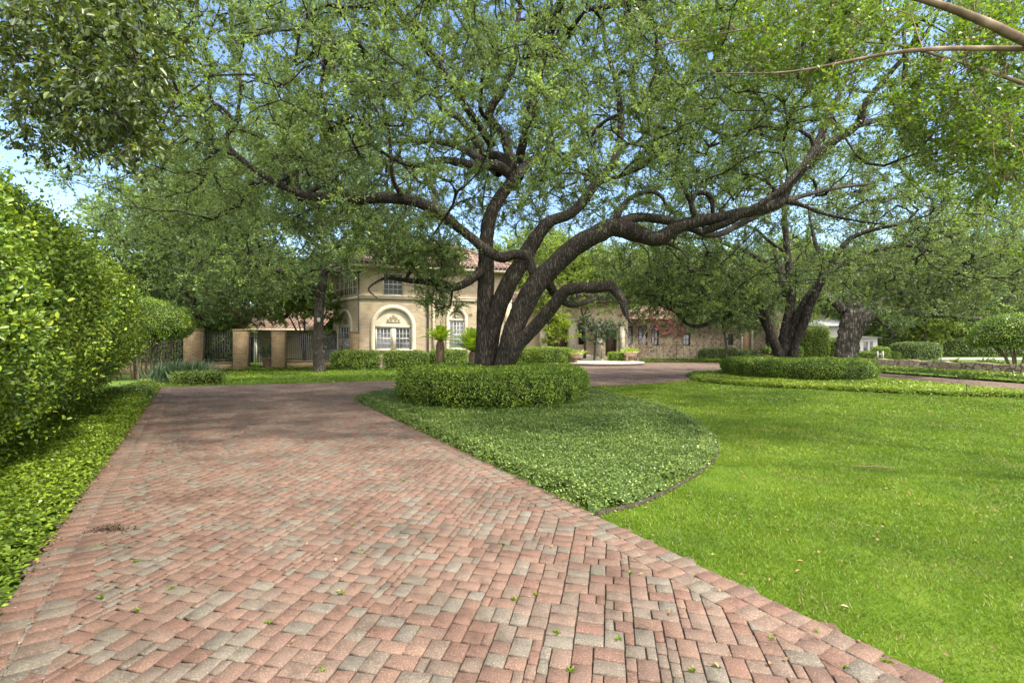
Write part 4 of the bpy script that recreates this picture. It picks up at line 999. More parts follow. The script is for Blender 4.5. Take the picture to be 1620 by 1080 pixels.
# ------------------------------------------------------------------ masonry and joinery materials
m_brick = mat_brick('buff_brick', (.37, .295, .20), (.26, .205, .135), (.44, .37, .27), bw=.30, bh=.10, var=.4)
m_brick_pier = mat_brick('tan_pier_brick', (.20, .138, .075), (.13, .088, .046), (.25, .20, .13), bw=.28, bh=.10, var=.5)
m_cream = mat_noise('cream_trim', [(.3, (.38, .33, .24)), (.7, (.50, .44, .34))], scale=2.5, rough=.75, bump=.1, bscale=30)
m_white = mat_noise('white_paint', [(.3, (.42, .41, .37)), (.7, (.52, .51, .47))], scale=3, rough=.6)
m_orn = mat_noise('bronze_ornament', [(.3, (.12, .09, .06)), (.7, (.28, .22, .15))], scale=9, rough=.7)
m_dark = mat_noise('dark_metal', [(.3, (.010, .010, .011)), (.7, (.028, .027, .027))], scale=12, rough=.5, spec=.4)
m_wood = mat_noise('door_wood', [(.3, (.20, .13, .075)), (.7, (.34, .23, .14))], scale=3, stretch=(9, 9, 1), rough=.6)
m_stonecap = mat_noise('limestone', [(.3, (.24, .215, .165)), (.7, (.36, .33, .27))], scale=4, rough=.85, bump=.2, bscale=24)
def mat_glass():
    m, nt, out = mat_new('window_glass'); L = nt.links.new
    tc = node(nt, 'ShaderNodeTexCoord'); sp = node(nt, 'ShaderNodeSeparateXYZ'); L(tc.outputs['Object'], sp.inputs[0])
    mt = node(nt, 'ShaderNodeMath', operation='MULTIPLY'); L(sp.outputs[2], mt.inputs[0]); mt.inputs[1].default_value = 120
    sn = node(nt, 'ShaderNodeMath', operation='SINE'); L(mt.outputs[0], sn.inputs[0])
    mr = node(nt, 'ShaderNodeMapRange'); mr.inputs[1].default_value = -1; L(sn.outputs[0], mr.inputs[0])
    r = ramp(nt, [(.2, (.045, .048, .055)), (.8, (.085, .088, .098))]); L(mr.outputs[0], r.inputs[0])
    p = node(nt, 'ShaderNodeBsdfPrincipled', Roughness=.06); p.inputs['Specular IOR Level'].default_value = .6
    L(r.outputs[0], p.inputs['Base Color']); L(p.outputs[0], out.inputs[0]); return m
m_glass = mat_glass()
m_darkglass = mat_noise('dark_glass', [(.3, (.015, .017, .02)), (.7, (.05, .055, .06))], scale=.8, rough=.06, spec=.6)
def mat_tiles():
    m, nt, out = mat_new('clay_roof_tiles'); L = nt.links.new
    tc = node(nt, 'ShaderNodeTexCoord'); sp = node(nt, 'ShaderNodeSeparateXYZ'); L(tc.outputs['UV'], sp.inputs[0])
    def mth(op, a, b=None):
        n = node(nt, 'ShaderNodeMath', operation=op)
        (L(a, n.inputs[0]) if hasattr(a, 'links') else setattr(n.inputs[0], 'default_value', a))
        if b is not None: (L(b, n.inputs[1]) if hasattr(b, 'links') else setattr(n.inputs[1], 'default_value', b))
        return n.outputs[0]
    u = mth('DIVIDE', sp.outputs[0], .30); v = mth('DIVIDE', sp.outputs[1], .36)
    fu = mth('FLOOR', u); fv = mth('FLOOR', v); ru = mth('FRACT', u); rv = mth('FRACT', v)
    cb = node(nt, 'ShaderNodeCombineXYZ'); L(fu, cb.inputs[0]); L(fv, cb.inputs[1])
    wn = node(nt, 'ShaderNodeTexWhiteNoise', noise_dimensions='2D'); L(cb.outputs[0], wn.inputs['Vector'])
    r = ramp(nt, [(0, (.105, .052, .034)), (.4, (.135, .076, .050)), (.7, (.19, .13, .09)), (1, (.055, .036, .028))]); L(wn.outputs[0], r.inputs[0])
    sn = mth('SINE', mth('MULTIPLY', ru, math.pi)); h = mth('SUBTRACT', mth('MULTIPLY', sn, .09), mth('MULTIPLY', rv, .05))
    b = node(nt, 'ShaderNodeBump', Strength=1.0, Distance=1.0); L(h, b.inputs['Height'])
    p = node(nt, 'ShaderNodeBsdfPrincipled', Roughness=.8); L(r.outputs[0], p.inputs['Base Color']); L(b.outputs[0], p.inputs['Normal'])
    L(p.outputs[0], out.inputs[0]); return m
m_tiles = mat_tiles()
def mat_stone(name, cols, scale=2.6, mortar=(.32, .28, .22)):
    m, nt, out = mat_new(name); L = nt.links.new
    tc = node(nt, 'ShaderNodeTexCoord')
    nz = node(nt, 'ShaderNodeTexNoise', Scale=2.5, Detail=3); L(tc.outputs['Object'], nz.inputs['Vector'])
    ad = node(nt, 'ShaderNodeMix', data_type='RGBA', blend_type='ADD'); ad.inputs[0].default_value = .25; L(tc.outputs['Object'], ad.inputs[6]); L(nz.outputs[1], ad.inputs[7])
    v = node(nt, 'ShaderNodeTexVoronoi', Scale=scale); L(ad.outputs[2], v.inputs['Vector'])
    ve = node(nt, 'ShaderNodeTexVoronoi', Scale=scale, feature='DISTANCE_TO_EDGE'); L(ad.outputs[2], ve.inputs['Vector'])
    s = node(nt, 'ShaderNodeSeparateColor'); L(v.outputs['Color'], s.inputs[0])
    r = ramp(nt, [(i / (len(cols) - 1), c) for i, c in enumerate(cols)]); L(s.outputs[0], r.inputs[0])
    n2 = node(nt, 'ShaderNodeTexNoise', Scale=14, Detail=6); L(tc.outputs['Object'], n2.inputs['Vector'])
    r2 = ramp(nt, [(.3, (.65, .65, .65)), (.7, (1.2, 1.2, 1.2))]); L(n2.outputs[0], r2.inputs[0])
    mx = node(nt, 'ShaderNodeMix', data_type='RGBA', blend_type='MULTIPLY'); mx.inputs[0].default_value = 1; L(r.outputs[0], mx.inputs[6]); L(r2.outputs[0], mx.inputs[7])
    e = ramp(nt, [(.02, (0, 0, 0)), (.05, (1, 1, 1))]); L(ve.outputs[0], e.inputs[0])
    m2 = node(nt, 'ShaderNodeMix', data_type='RGBA'); L(e.outputs[0], m2.inputs[0]); m2.inputs[6].default_value = (*mortar, 1); L(mx.outputs[2], m2.inputs[7])
    p = node(nt, 'ShaderNodeBsdfPrincipled', Roughness=.9); p.inputs['Specular IOR Level'].default_value = .2; L(m2.outputs[2], p.inputs['Base Color'])
    b = node(nt, 'ShaderNodeBump', Strength=.7, Distance=.04); L(e.outputs[0], b.inputs['Height']); L(b.outputs[0], p.inputs['Normal'])
    L(p.outputs[0], out.inputs[0]); return m
m_rubble = mat_stone('rubble_stone', [(.085, .062, .04), (.18, .14, .095), (.12, .088, .055), (.24, .195, .14), (.07, .053, .04)], 4.5)
m_drystone = mat_stone('weathered_stone', [(.17, .13, .085), (.27, .215, .145), (.20, .15, .10), (.32, .26, .18)], 2.6, (.05, .042, .032))

# ------------------------------------------------------------------ wall helpers
class Wall:
    """vertical plane: origin, horizontal direction u, outward normal n"""
    def __init__(s, o, ang):
        s.o = np.array([o[0], o[1], 0.0]); s.u = np.array([math.cos(ang), math.sin(ang), 0]); s.n = np.array([math.sin(ang), -math.cos(ang), 0])
        s.M = np.stack([s.u, -s.n, np.array([0, 0, 1.0])], 1)
    def p(s, u, z, d=0): return s.o + s.u * u + s.n * d + np.array([0, 0, z])
    def upx(s, px):
        k = (px - 810) / F; return (k * s.o[1] - s.o[0]) / (s.u[0] - k * s.u[1])
    def panel(s, mb, outline, holes=(), d=0, reveal=.18):
        mb.poly([s.p(u, z, d) for u, z in outline], [[s.p(u, z, d) for u, z in h] for h in holes])
        for h in holes:
            if reveal:
                a = np.array([s.p(u, z, d) for u, z in h]); b = a - s.n * reveal; n = len(h)
                mb.add(np.concatenate([a, b]), [[i, (i + 1) % n, n + (i + 1) % n, n + i] for i in range(n)])
    def slab(s, mb, outline, d0, d1):
        a = np.array([s.p(u, z, d1) for u, z in outline]); b = np.array([s.p(u, z, d0) for u, z in outline]); n = len(a)
        mb.poly(a); mb.add(np.concatenate([a, b]), [[i, (i + 1) % n, n + (i + 1) % n, n + i] for i in range(n)])
    def box(s, mb, u0, u1, z0, z1, d0, d1):
        mb.box(s.p((u0 + u1) / 2, (z0 + z1) / 2, (d0 + d1) / 2), (u1 - u0, d1 - d0, z1 - z0), s.M)
def rect(u0, u1, z0, z1): return [(u0, z0), (u1, z0), (u1, z1), (u0, z1)]
def archpath(c, r, spring, z0, n=20):
    return [(c - r, z0), (c + r, z0)] + [(c + r * math.cos(a), spring + r * math.sin(a)) for a in np.linspace(0, math.pi, n)]
def arch_ring(w, mb, c, r0, r1, spring, z0, d0, d1, n=24):
    th = np.linspace(0, math.pi, n)
    inn = [(c + r0, z0)] + [(c + r0 * math.cos(a), spring + r0 * math.sin(a)) for a in th] + [(c - r0, z0)]
    out = [(c + r1, z0)] + [(c + r1 * math.cos(a), spring + r1 * math.sin(a)) for a in th] + [(c - r1, z0)]
    m = len(inn)
    V = [w.p(u, z, d1) for u, z in inn] + [w.p(u, z, d1) for u, z in out] + [w.p(u, z, d0) for u, z in inn] + [w.p(u, z, d0) for u, z in out]
    Fs = []
    for i in range(m - 1):
        Fs += [[i, i + 1, m + i + 1, m + i], [i, 2 * m + i, 2 * m + i + 1, i + 1], [m + i, m + i + 1, 3 * m + i + 1, 3 * m + i]]
    mb.add(V, Fs)
def sash(w, parent, u0, u1, z0, z1, d, cols, rows, name='window', fmat=None, gmat=None, fw=.07, mid=True):
    fmat = fmat or m_white; gmat = gmat or m_glass
    fr = MB()
    w.box(fr, u0, u0 + fw, z0, z1, d - .06, d); w.box(fr, u1 - fw, u1, z0, z1, d - .06, d)
    w.box(fr, u0 + fw, u1 - fw, z0, z0 + fw, d - .06, d - .001); w.box(fr, u0 + fw, u1 - fw, z1 - fw, z1, d - .06, d - .001)
    o = fr.build(name, fmat, parent)
    mu = MB(); a0, a1, b0, b1 = u0 + fw, u1 - fw, z0 + fw, z1 - fw
    for i in range(1, cols): x = a0 + (a1 - a0) * i / cols; w.box(mu, x - .013, x + .013, b0, b1, d - .05, d - .012)
    for j in range(1, rows):
        z = b0 + (b1 - b0) * j / rows; t = .03 if (mid and j == rows // 2) else .013
        w.box(mu, a0, a1, z - t, z + t, d - .049, d - .009)
    if cols > 1 or rows > 1: mu.build('mullions', fmat, o)
    gl = MB(); gl.add([w.p(a0, b0, d - .045), w.p(a1, b0, d - .045), w.p(a1, b1, d - .045), w.p(a0, b1, d - .045)], [[0, 1, 2, 3]])
    gl.build('pane', gmat, o)
    return o

# ------------------------------------------------------------------ the house
C0 = np.array([-10.6, 33.5]); ANG = R(17)
FW = Wall(C0, ANG); LW = Wall(C0 + np.array([-.68, .733]) * 4.4, math.atan2(-.733, .68))
house = empty('house', (C0[0], C0[1], 0), 'two-storey buff brick house with red tile roof and arched windows behind the clipped hedges', 'house')
EAVE = 6.95
W1 = (FW.upx(593), FW.upx(651)); W2 = (FW.upx(710), FW.upx(735)); W3 = (FW.upx(605.7), FW.upx(638))
c1, r1 = sum(W1) / 2, (W1[1] - W1[0]) / 2; c2, r2 = sum(W2) / 2, (W2[1] - W2[0]) / 2
HB = np.array([-math.sin(ANG), math.cos(ANG)])            # towards the back
A2 = C0; B2 = C0 + FW.u[:2] * 11.0; D2 = LW.o[:2]; E2 = D2 + HB * 5; C2_ = B2 + HB * 10
mb = MB()
FW.panel(mb, rect(0, 11.0, 0, EAVE), [archpath(c1, r1, 2.85, 1.25), archpath(c2, r2, 3.5, 1.3), rect(W3[0], W3[1], 5.08, 6.65)])
LW.panel(mb, rect(0, 4.4, 0, EAVE), [archpath(2.1, 1.0, 2.9, .6), rect(.35, 4.0, 5.1, 6.75)])
for p, q in ((B2, C2_), (C2_, E2), (E2, D2)):
    mb.add([(*p, 0), (*q, 0), (*q, EAVE), (*p, EAVE)], [[0, 1, 2, 3]])
# pilaster strip beside the downspout and the corner pier
FW.box(mb, 5.05, 5.25, 0, 4.75, .002, .10); FW.box(mb, 10.55, 11.0, 0, 4.75, .002, .14)
mb.build('wall', m_brick, house, uv=True)
mb = MB()
FW.box(mb, -.06, 11.06, 4.78, 4.98, .002, .10); LW.box(mb, 0, 4.36, 4.78, 4.98, .002, .10); FW.box(mb, -.05, 11.05, 4.98, 5.03, .003, .14)
mb.build('string_course', m_cream, house)
# dark interior behind the openings is closed by the window panes themselves
mb = MB(); arch_ring(FW, mb, c1, r1 - .02, r1 + .30, 2.85, 1.25, .002, .07); o = mb.build('arch_surround', m_cream, house)
mb = MB(); arch_ring(FW, mb, c2, r2 - .02, r2 + .22, 3.5, 1.3, .002, .07); mb.build('arch_surround', m_cream, house)
mb = MB(); arch_ring(LW, mb, 2.1, .98, 1.28, 2.9, .6, .002, .07); mb.build('arch_surround', m_cream, house)
def tympanum(w, c, r, spring, orn):
    mb = MB(); pts = [(c + r * math.cos(a), spring + r * math.sin(a)) for a in np.linspace(0, math.pi, 22)]
    w.slab(mb, pts, -.16, -.07); t = mb.build('tympanum', m_cream, house)
    mb = MB()
    k = orn
    for j, (dx, dz, s_) in enumerate(((0, .30, 1.0), (-.17, .22, .8), (.17, .22, .8), (-.32, .12, .6), (.32, .12, .6), (-.12, .10, .7), (.12, .10, .7))):
        cc = w.p(c + dx * k, spring + .22 * k + dz * k, -.055)
        th = np.linspace(0, 2 * math.pi, 9)[:-1]
        V = [w.p(c + dx * k + .11 * k * s_ * math.cos(a), spring + .22 * k + dz * k + .15 * k * s_ * math.sin(a), -.065) for a in th] + [cc]
        mb.add(V, [[i, (i + 1) % 8, 8] for i in range(8)])
    w.box(mb, c - .42 * k, c + .42 * k, spring + .20 * k, spring + .26 * k, -.069, -.045)
    mb.build('plaster_ornament', m_orn, t, smooth=False)
tympanum(FW, c1, r1 - .02, 2.92, 1.15); tympanum(FW, c2, r2 - .02, 3.42, .8); tympanum(LW, 2.1, .98, 2.95, .9)
mb = MB(); FW.box(mb, c1 - r1, c1 + r1, 2.80, 2.95, -.17, -.02); FW.box(mb, c1 - .12, c1 + .12, 1.3, 2.8, -.17, -.05); FW.box(mb, c1 - r1 - .1, c1 + r1 + .1, 1.13, 1.249, -.17, .12); mb.build('window_casing', m_cream, house)
sash(FW, house, c1 - r1 + .05, c1 - .12, 1.26, 2.80, -.08, 4, 4); sash(FW, house, c1 + .12, c1 + r1 - .05, 1.26, 2.80, -.08, 4, 4)
mb = MB(); FW.box(mb, c2 - r2, c2 + r2, 3.36, 3.45, -.17, -.02); mb.build('window_head', m_cream, house)
mb = MB(); FW.box(mb, c2 - r2 - .06, c2 + r2 + .06, 1.2, 1.299, -.17, .1); mb.build('window_sill', m_cream, house)
sash(FW, house, c2 - r2 + .03, c2 + r2 - .03, 1.31, 3.36, -.08, 4, 6)
sash(FW, house, W3[0] + .01, W3[1] - .01, 5.09, 6.64, -.07, 4, 4)
sash(LW, house, 1.15, 3.05, .62, 2.94, -.08, 4, 5)
# porch windows of the canted upper corner
nw = 5
for k in range(nw):
    a = .36 + (4.0 - .37) * k / nw; b = .36 + (4.0 - .37) * (k + 1) / nw
    sash(LW, house, a, b, 5.11, 6.74, -.05, 2, 3, fmat=m_cream)
# eaves, roof, downspout
def off_poly(P, d):
    P = np.asarray(P, float); n = len(P); out = []
    for i in range(n):
        a, b, c = P[i - 1], P[i], P[(i + 1) % n]
        n1 = unit(np.array([(b - a)[1], -(b - a)[0]])[None])[0]; n2 = unit(np.array([(c - b)[1], -(c - b)[0]])[None])[0]
        m = n1 + n2; out.append(b + m * d / max(.3, 1 + n1 @ n2))
    return np.array(out)
foot = np.array([A2, B2, C2_, E2, D2])
ev = off_poly(foot, .85); ev2 = off_poly(foot, .80)
mb = MB(); n = 5
mb.poly([(*p, EAVE + .002) for p in ev], [[(*p, EAVE + .002) for p in off_poly(foot, -.05)]])
mb.add([(*p, EAVE + .002) for p in ev] + [(*p, EAVE + .2) for p in ev], [[i, (i + 1) % n, n + (i + 1) % n, n + i] for i in range(n)])
mb.build('eave', m_cream, house)
Rg1 = np.array([*(A2 + FW.u[:2] * 2.6 + HB * 5), EAVE + 3.2]); Rg2 = np.array([*(A2 + FW.u[:2] * 6.4 + HB * 5), EAVE + 3.2])
e3 = [np.array([*p, EAVE + .21]) for p in off_poly(foot, .92)]
mb = MB()
mb.add([e3[0], e3[1], Rg2, Rg1], [[0, 1, 2, 3]]); mb.add([e3[1], e3[2], Rg2], [[0, 1, 2]]); mb.add([e3[2], e3[3], Rg1, Rg2], [[0, 1, 2, 3]]); mb.add([e3[3], e3[4], Rg1], [[0, 1, 2]]); mb.add([e3[4], e3[0], Rg1], [[0, 1, 2]])
rf = mb.build('roof', m_tiles, house, uv=True)
mb = MB()                                                # scalloped tile ends along the eaves and the ridge caps
for a, b in ((e3[0], e3[1]), (e3[4], e3[0])):
    L = np.linalg.norm(b - a); k = int(L / .30)
    for i in range(k):
        p = a + (b - a) * (i + .5) / k; nrm = unit(np.array([(b - a)[1], -(b - a)[0], 0])[None])[0]
        mb.tube([p + nrm * .03, p - nrm * .5 + np.array([0, 0, .27])], [.10, .10], k=7)
for a, b in ((e3[0], Rg1), (e3[1], Rg2), (Rg1, Rg2)):
    mb.tube([a + (b - a) * t for t in np.linspace(0, 1, 12)], .14, k=7)
mb.build('tile_ends', m_tiles, rf, uv=True)
mb = MB(); mb.tube([FW.p(4.75, .2, .10), FW.p(4.75, 4.7, .10), FW.p(4.75, EAVE, .12)], .055, k=8); mb.build('downspout', m_dark, house)
mb = MB(); mb.tube([FW.p(-.02, .2, .07), FW.p(-.02, EAVE, .07)], .05, k=8); mb.build('downspout', m_dark, house)
# entrance front, set far back
EW = Wall((.2, 44.0), 0)
mb = MB()
op = [rect(EW.upx(866), EW.upx(898), .55, 3.9), rect(EW.upx(958), EW.upx(976), .55, 3.0), rect(EW.upx(915), EW.upx(926), 1.6, 3.6)]
EW.panel(mb, rect(-1.5, 10.35, 0, 5.4), op, reveal=.5)
mb.add([(*B2, 0), (.2 - 1.5, 44.0, 0), (.2 - 1.5, 44.0, 5.4), (*B2, 5.4)], [[0, 1, 2, 3]])
mb.add([(10.55, 44.0, 0), (10.55, 47.0, 0), (10.55, 47.0, 5.4), (10.55, 44.0, 5.4)], [[0, 1, 2, 3]])
mb.build('entrance_wall', m_brick, house, uv=True)
m_edoor = mat_noise('entrance_shade_wood', [(.3, (.04, .028, .02)), (.7, (.08, .055, .036))], scale=3, rough=.5)
for q_, h in enumerate(op):
    mb = MB(); (u0, z0), (u1, _), (_, z1), _ = h; EW.box(mb, u0, u1, z0, z1, -.55, -.5); mb.build('door' if q_ < 2 else 'window', m_edoor if q_ < 2 else m_darkglass, house)
for px, wpx, top in ((905.5, 14, 3.95), (857, 8, 3.6), (946, 10, 3.4), (983, 7, 3.6)):
    u = EW.upx(px); hw = wpx / 2 * 44 / F; mb = MB()
    EW.box(mb, u - hw, u + hw, .3, top - .25, .01, .45); EW.box(mb, u - hw - .1, u + hw + .1, top - .25, top, .005, .55); EW.box(mb, u - hw - .08, u + hw + .08, 0, .3, .005, .53)
    mb.build('column', m_stonecap, house)
ew = [np.array([-1.5, 43.2, 5.4]), np.array([11.0, 43.2, 5.4]), np.array([11.0, 50, 5.4]), np.array([-1.5, 50, 5.4])]
mb = MB(); a, b, c, d = ew; q1, q2 = np.array([2.0, 47, 7.6]), np.array([7.5, 47, 7.6])
mb.add([a, b, q2, q1], [[0, 1, 2, 3]]); mb.add([b, c, q2], [[0, 1, 2]]); mb.add([c, d, q1, q2], [[0, 1, 2, 3]]); mb.add([d, a, q1], [[0, 1, 2]])
mb.build('roof', m_tiles, house, uv=True)
# ---- low stone wing on the right
SW = Wall((10.6, 46.5), 0)
wing = empty('stone_wing', (10.6, 46.5, 0), 'long low rubble-stone wing with wooden door and chimney, right of the entrance', 'house')
wins = [(987, 1001, 516, 545), (1010, 1024, 516, 545), (1030, 1042, 516, 546), (1080, 1092, 528, 546), (1152, 1160, 528, 546), (1211, 1221, 529, 544)]
zz = lambda py: CAMH + (HOR - py) / F * 46.5
holes = [rect(SW.upx(a), SW.upx(b), zz(d), zz(c)) for a, b, c, d in wins]; door = rect(SW.upx(1175), SW.upx(1188), .45, zz(517))
mb = MB(); SW.panel(mb, rect(0, 14.9, 0, 4.1), holes + [door], reveal=.22)
mb.add([(25.5, 46.5, 0), (25.5, 54, 0), (25.5, 54, 4.1), (25.5, 46.5, 4.1)], [[0, 1, 2, 3]])
mb.build('wall', m_rubble, wing)
m_darkframe = m_dark
for i, h in enumerate(holes):
    sash(SW, wing, h[0][0] + .01, h[1][0] - .01, h[0][1] + .01, h[2][1] - .01, -.1, 2 if i < 4 else 1, 2, fmat=m_dark, gmat=m_glass if i < 3 else m_darkglass, fw=.09)
mb = MB(); SW.box(mb, door[0][0], door[1][0], .45, door[2][1], -.2, -.12); dr = mb.build('door', m_wood, wing)
mb = MB(); SW.box(mb, door[0][0] - .2, door[0][0], .4, door[2][1] + .2, .003, .08); SW.box(mb, door[1][0], door[1][0] + .2, .4, door[2][1] + .2, .003, .08); SW.box(mb, door[0][0], door[1][0], door[2][1], door[2][1] + .2, .003, .079)
mb.build('door_surround', m_stonecap, wing)
mb = MB(); a, b, c, d = np.array([10.3, 45.9, 4.05]), np.array([26, 45.9, 4.05]), np.array([26, 54.5, 4.05]), np.array([10.3, 54.5, 4.05]); q1, q2 = np.array([13, 50.2, 5.6]), np.array([22, 50.2, 5.6])
mb.add([a, b, q2, q1], [[0, 1, 2, 3]]); mb.add([b, c, q2], [[0, 1, 2]]); mb.add([c, d, q1, q2], [[0, 1, 2, 3]]); mb.add([d, a, q1], [[0, 1, 2]])
mb.build('roof', m_tiles, wing, uv=True)
mb = MB(); SW.box(mb, SW.upx(1214), SW.upx(1233), 0, 5.3, .01, 1.0); SW.box(mb, SW.upx(1216), SW.upx(1231), 5.3, 5.5, .1, .9); mb.build('chimney', m_rubble, wing)
# ---- white house far right and courtyard building far left
m_pale = mat_noise('weathered_white', [(.3, (.24, .235, .215)), (.7, (.32, .315, .29))], scale=.6, rough=.8)
wh = empty('white_house', (38, 60, 0), 'white building with pale roof glimpsed behind the massive old oak', 'house')
WW = Wall((31.5, 60), 0); mb = MB(); AN = Wall((41.4, 60.2), 0); hs = [rect(AN.upx(1366), AN.upx(1373), .7, 2.0), rect(AN.upx(1376), AN.upx(1381), .7, 2.0)]
WW.panel(mb, rect(0, 10, 0, 3.9)); mb.add([(31.5, 60, 0), (31.5, 68, 0), (31.5, 68, 3.9), (31.5, 60, 3.9)], [[0, 1, 2, 3]]); mb.add([(41.5, 60, 0), (41.5, 68, 0), (41.5, 68, 3.9), (41.5, 60, 3.9)], [[0, 1, 2, 3]]); mb.build('wall', m_pale, wh)
mb = MB(); AN.panel(mb, rect(0.15, 4.1, 0, 2.45), hs); mb.add([(45.5, 60.2, 0), (45.5, 66, 0), (45.5, 66, 2.45), (45.5, 60.2, 2.45)], [[0, 1, 2, 3]]); mb.build('porch_wall', m_pale, wh)
for h in hs: sash(AN, wh, h[0][0], h[1][0], .7, 2.0, -.1, 1, 2, fmat=m_pale, gmat=m_darkglass)
m_pale_roof = mat_noise('pale_metal_roof', [(.3, (.20, .205, .21)), (.7, (.28, .285, .29))], scale=.8, stretch=(6, 1, 1), rough=.5)
mb = MB(); a, b, c, d = np.array([30.8, 59.2, 3.9]), np.array([42.0, 59.2, 3.9]), np.array([42.0, 69, 3.9]), np.array([30.8, 69, 3.9]); q1, q2 = np.array([31.5, 64, 5.8]), np.array([41.3, 64, 5.8])
mb.add([a, b, q2, q1], [[0, 1, 2, 3]]); mb.add([b, c, q2], [[0, 1, 2]]); mb.add([c, d, q1, q2], [[0, 1, 2, 3]]); mb.add([d, a, q1], [[0, 1, 2]])
mb.build('roof', m_pale_roof, wh)
mb = MB(); mb.add([(41.55, 59.6, 2.47), (45.9, 59.6, 2.47), (45.9, 66.3, 2.9), (41.55, 66.3, 2.9)], [[0, 1, 2, 3]]); mb.build('porch_roof', m_pale_roof, wh)
# ---- the low building in the courtyard
cy = empty('courtyard_house', (-22, 44, 0), 'low courtyard building with red tiled roof seen over the iron gate', 'house')
CW = Wall((-27, 44), R(4)); mb = MB(); dh = rect(CW.upx(393), CW.upx(406), 0.0, 2.3); CW.panel(mb, rect(0, 9.5, 0, 3.0), [dh]); mb.build('wall', m_brick, cy, uv=True)
mb = MB(); CW.box(mb, dh[0][0], dh[1][0], .0, 2.3, -.22, -.16); mb.build('door', m_darkglass, cy)
mb = MB(); mb.box(CW.p(CW.upx(414), 1.45, 1.2), (.22, .22, 2.9), CW.M); mb.build('porch_post', m_white, cy)
a, b, c, d = CW.p(-.5, 3.0, 1.7), CW.p(10, 3.0, 1.7), CW.p(10, 5.4, -4), CW.p(-.5, 5.4, -4)
mb = MB(); mb.add([a, b, c, d], [[0, 1, 2, 3]]); mb.build('roof', m_tiles, cy, uv=True)
mb = MB(); CW.box(mb, -.5, 10, 2.84, 2.99, 1.6, 1.7); mb.build('eave', m_cream, cy)

# ------------------------------------------------------------------ brick pillars, low walls, iron fence and gate
P1, P2, P3, PE = np.array([-18.4, 28.0]), np.array([-16.34, 29.2]), np.array([-14.6, 30.3]), np.array([-10.75, 33.0])
def pillar(c, w, h, label, ang):
    e = empty('brick_pillar', (*c, 0), label, 'pillar', 'brick pillars of the iron fence')
    W = Wall(c, ang); mb = MB(); mb.bevel_box(W.p(0, h / 2 - .05), (w, w, h - .1), .01, W.M); mb.build('shaft', m_brick_pier, e, uv=True)
    mb = MB(); mb.bevel_box(W.p(0, h - .05 + .001), (w + .05, w + .05, .10), .015, W.M); mb.build('cap', m_brick_pier, e, uv=True)
FA = math.atan2(P3[1] - P1[1], P3[0] - P1[0])
pillar(P1, .82, 2.5, 'tan brick pillar farthest from the house, next to the clipped bush', FA * .5)
pillar(P2, .74, 2.52, 'tan brick pillar on the side of the iron gate away from the house', FA * .5)
pillar(P3, .74, 2.52, 'tan brick pillar between the iron gate and the oak trunk', FA * .5)
pillar(PE, .6, 2.5, 'tan brick pier standing against the house corner at the end of the fence', ANG)
def lowwall(a, b, h, label):
    d = b - a; L = np.linalg.norm(d); W = Wall(a, math.atan2(d[1], d[0])); mb = MB()
    W.box(mb, 0, L, 0, h, -.15, .15); W.box(mb, 0, L, h, h + .07, -.18, .18)
    recentre(tag(mb.build('brick_wall', m_brick_pier, uv=True), label, 'wall', 'low brick walls under the fence'), (*a, 0))
def fence(name, a, b, z0, z1, label, cat, step=.125, bottom=.12, grp=None):
    d = b - a; L = np.linalg.norm(d); W = Wall(a, math.atan2(d[1], d[0]))
    e = empty(name, (*a, z0), label, cat, grp)
    for z in (z0 + bottom, z1 - .18):
        mb = MB(); W.box(mb, 0, L, z - .02, z + .02, -.015, .015); mb.build('rail', m_dark, e)
    n = max(2, int(L / step)); src = None
    for i in range(n):
        u = (i + .5) * L / n
        if src is None:
            mb = MB(); mb.tube([W.p(u, z0 + .03, 0), W.p(u, z1, 0)], .017, k=6); mb.tube([W.p(u, z1 - .001, 0), W.p(u, z1 + .03, 0), W.p(u, z1 + .10, 0)], [.016, .028, .002], k=6, cap=False)
            src = mb.build('picket', m_dark, e); u0 = u
        else:
            c = src.copy(); COL.objects.link(c); c.parent = e; c.location = Vector(tuple(W.u * (u - u0)))
sh = lambda p, q, d: p + unit((q - p)[None])[0] * d
lowwall(sh(P1, P2, .45), sh(P2, P1, .42), .5, 'low tan brick wall under the fence panel left of the gate')
lowwall(sh(P3, PE, .42), sh(PE, P3, .36), .5, 'low tan brick wall running behind the oak trunk to the house')
fence('iron_fence', sh(P1, P2, .45), sh(P2, P1, .42), .57, 2.25, 'black iron fence panel on the low wall left of the gate', 'fence', grp='iron fence panels')
fence('iron_fence', sh(P3, PE, .42), sh(PE, P3, .36), .57, 2.25, 'long black iron fence panel running behind the oak trunk to the house', 'fence', grp='iron fence panels')
fence('iron_gate', sh(P2, P3, .42), sh(P3, P2, .42), .02, 2.2, 'narrow black iron gate between two tan brick pillars', 'gate')
P0 = P1 + (P1 - P2) / np.linalg.norm(P1 - P2) * 4
lowwall(P0, sh(P1, P2, -.45), .5, 'low tan brick wall left of the pillars, half hidden by the bush')
fence('iron_fence', P0, sh(P1, P2, -.45), .57, 2.25, 'black iron fence panel half hidden behind the clipped bush', 'fence', grp='iron fence panels')
sheet('courtyard_lawn', [(-30, 31.5), (-18.5, 29.2), (-15, 31), (-11.5, 34.5), (-14, 43.8), (-30, 43.2)], -.006, m_lawn)

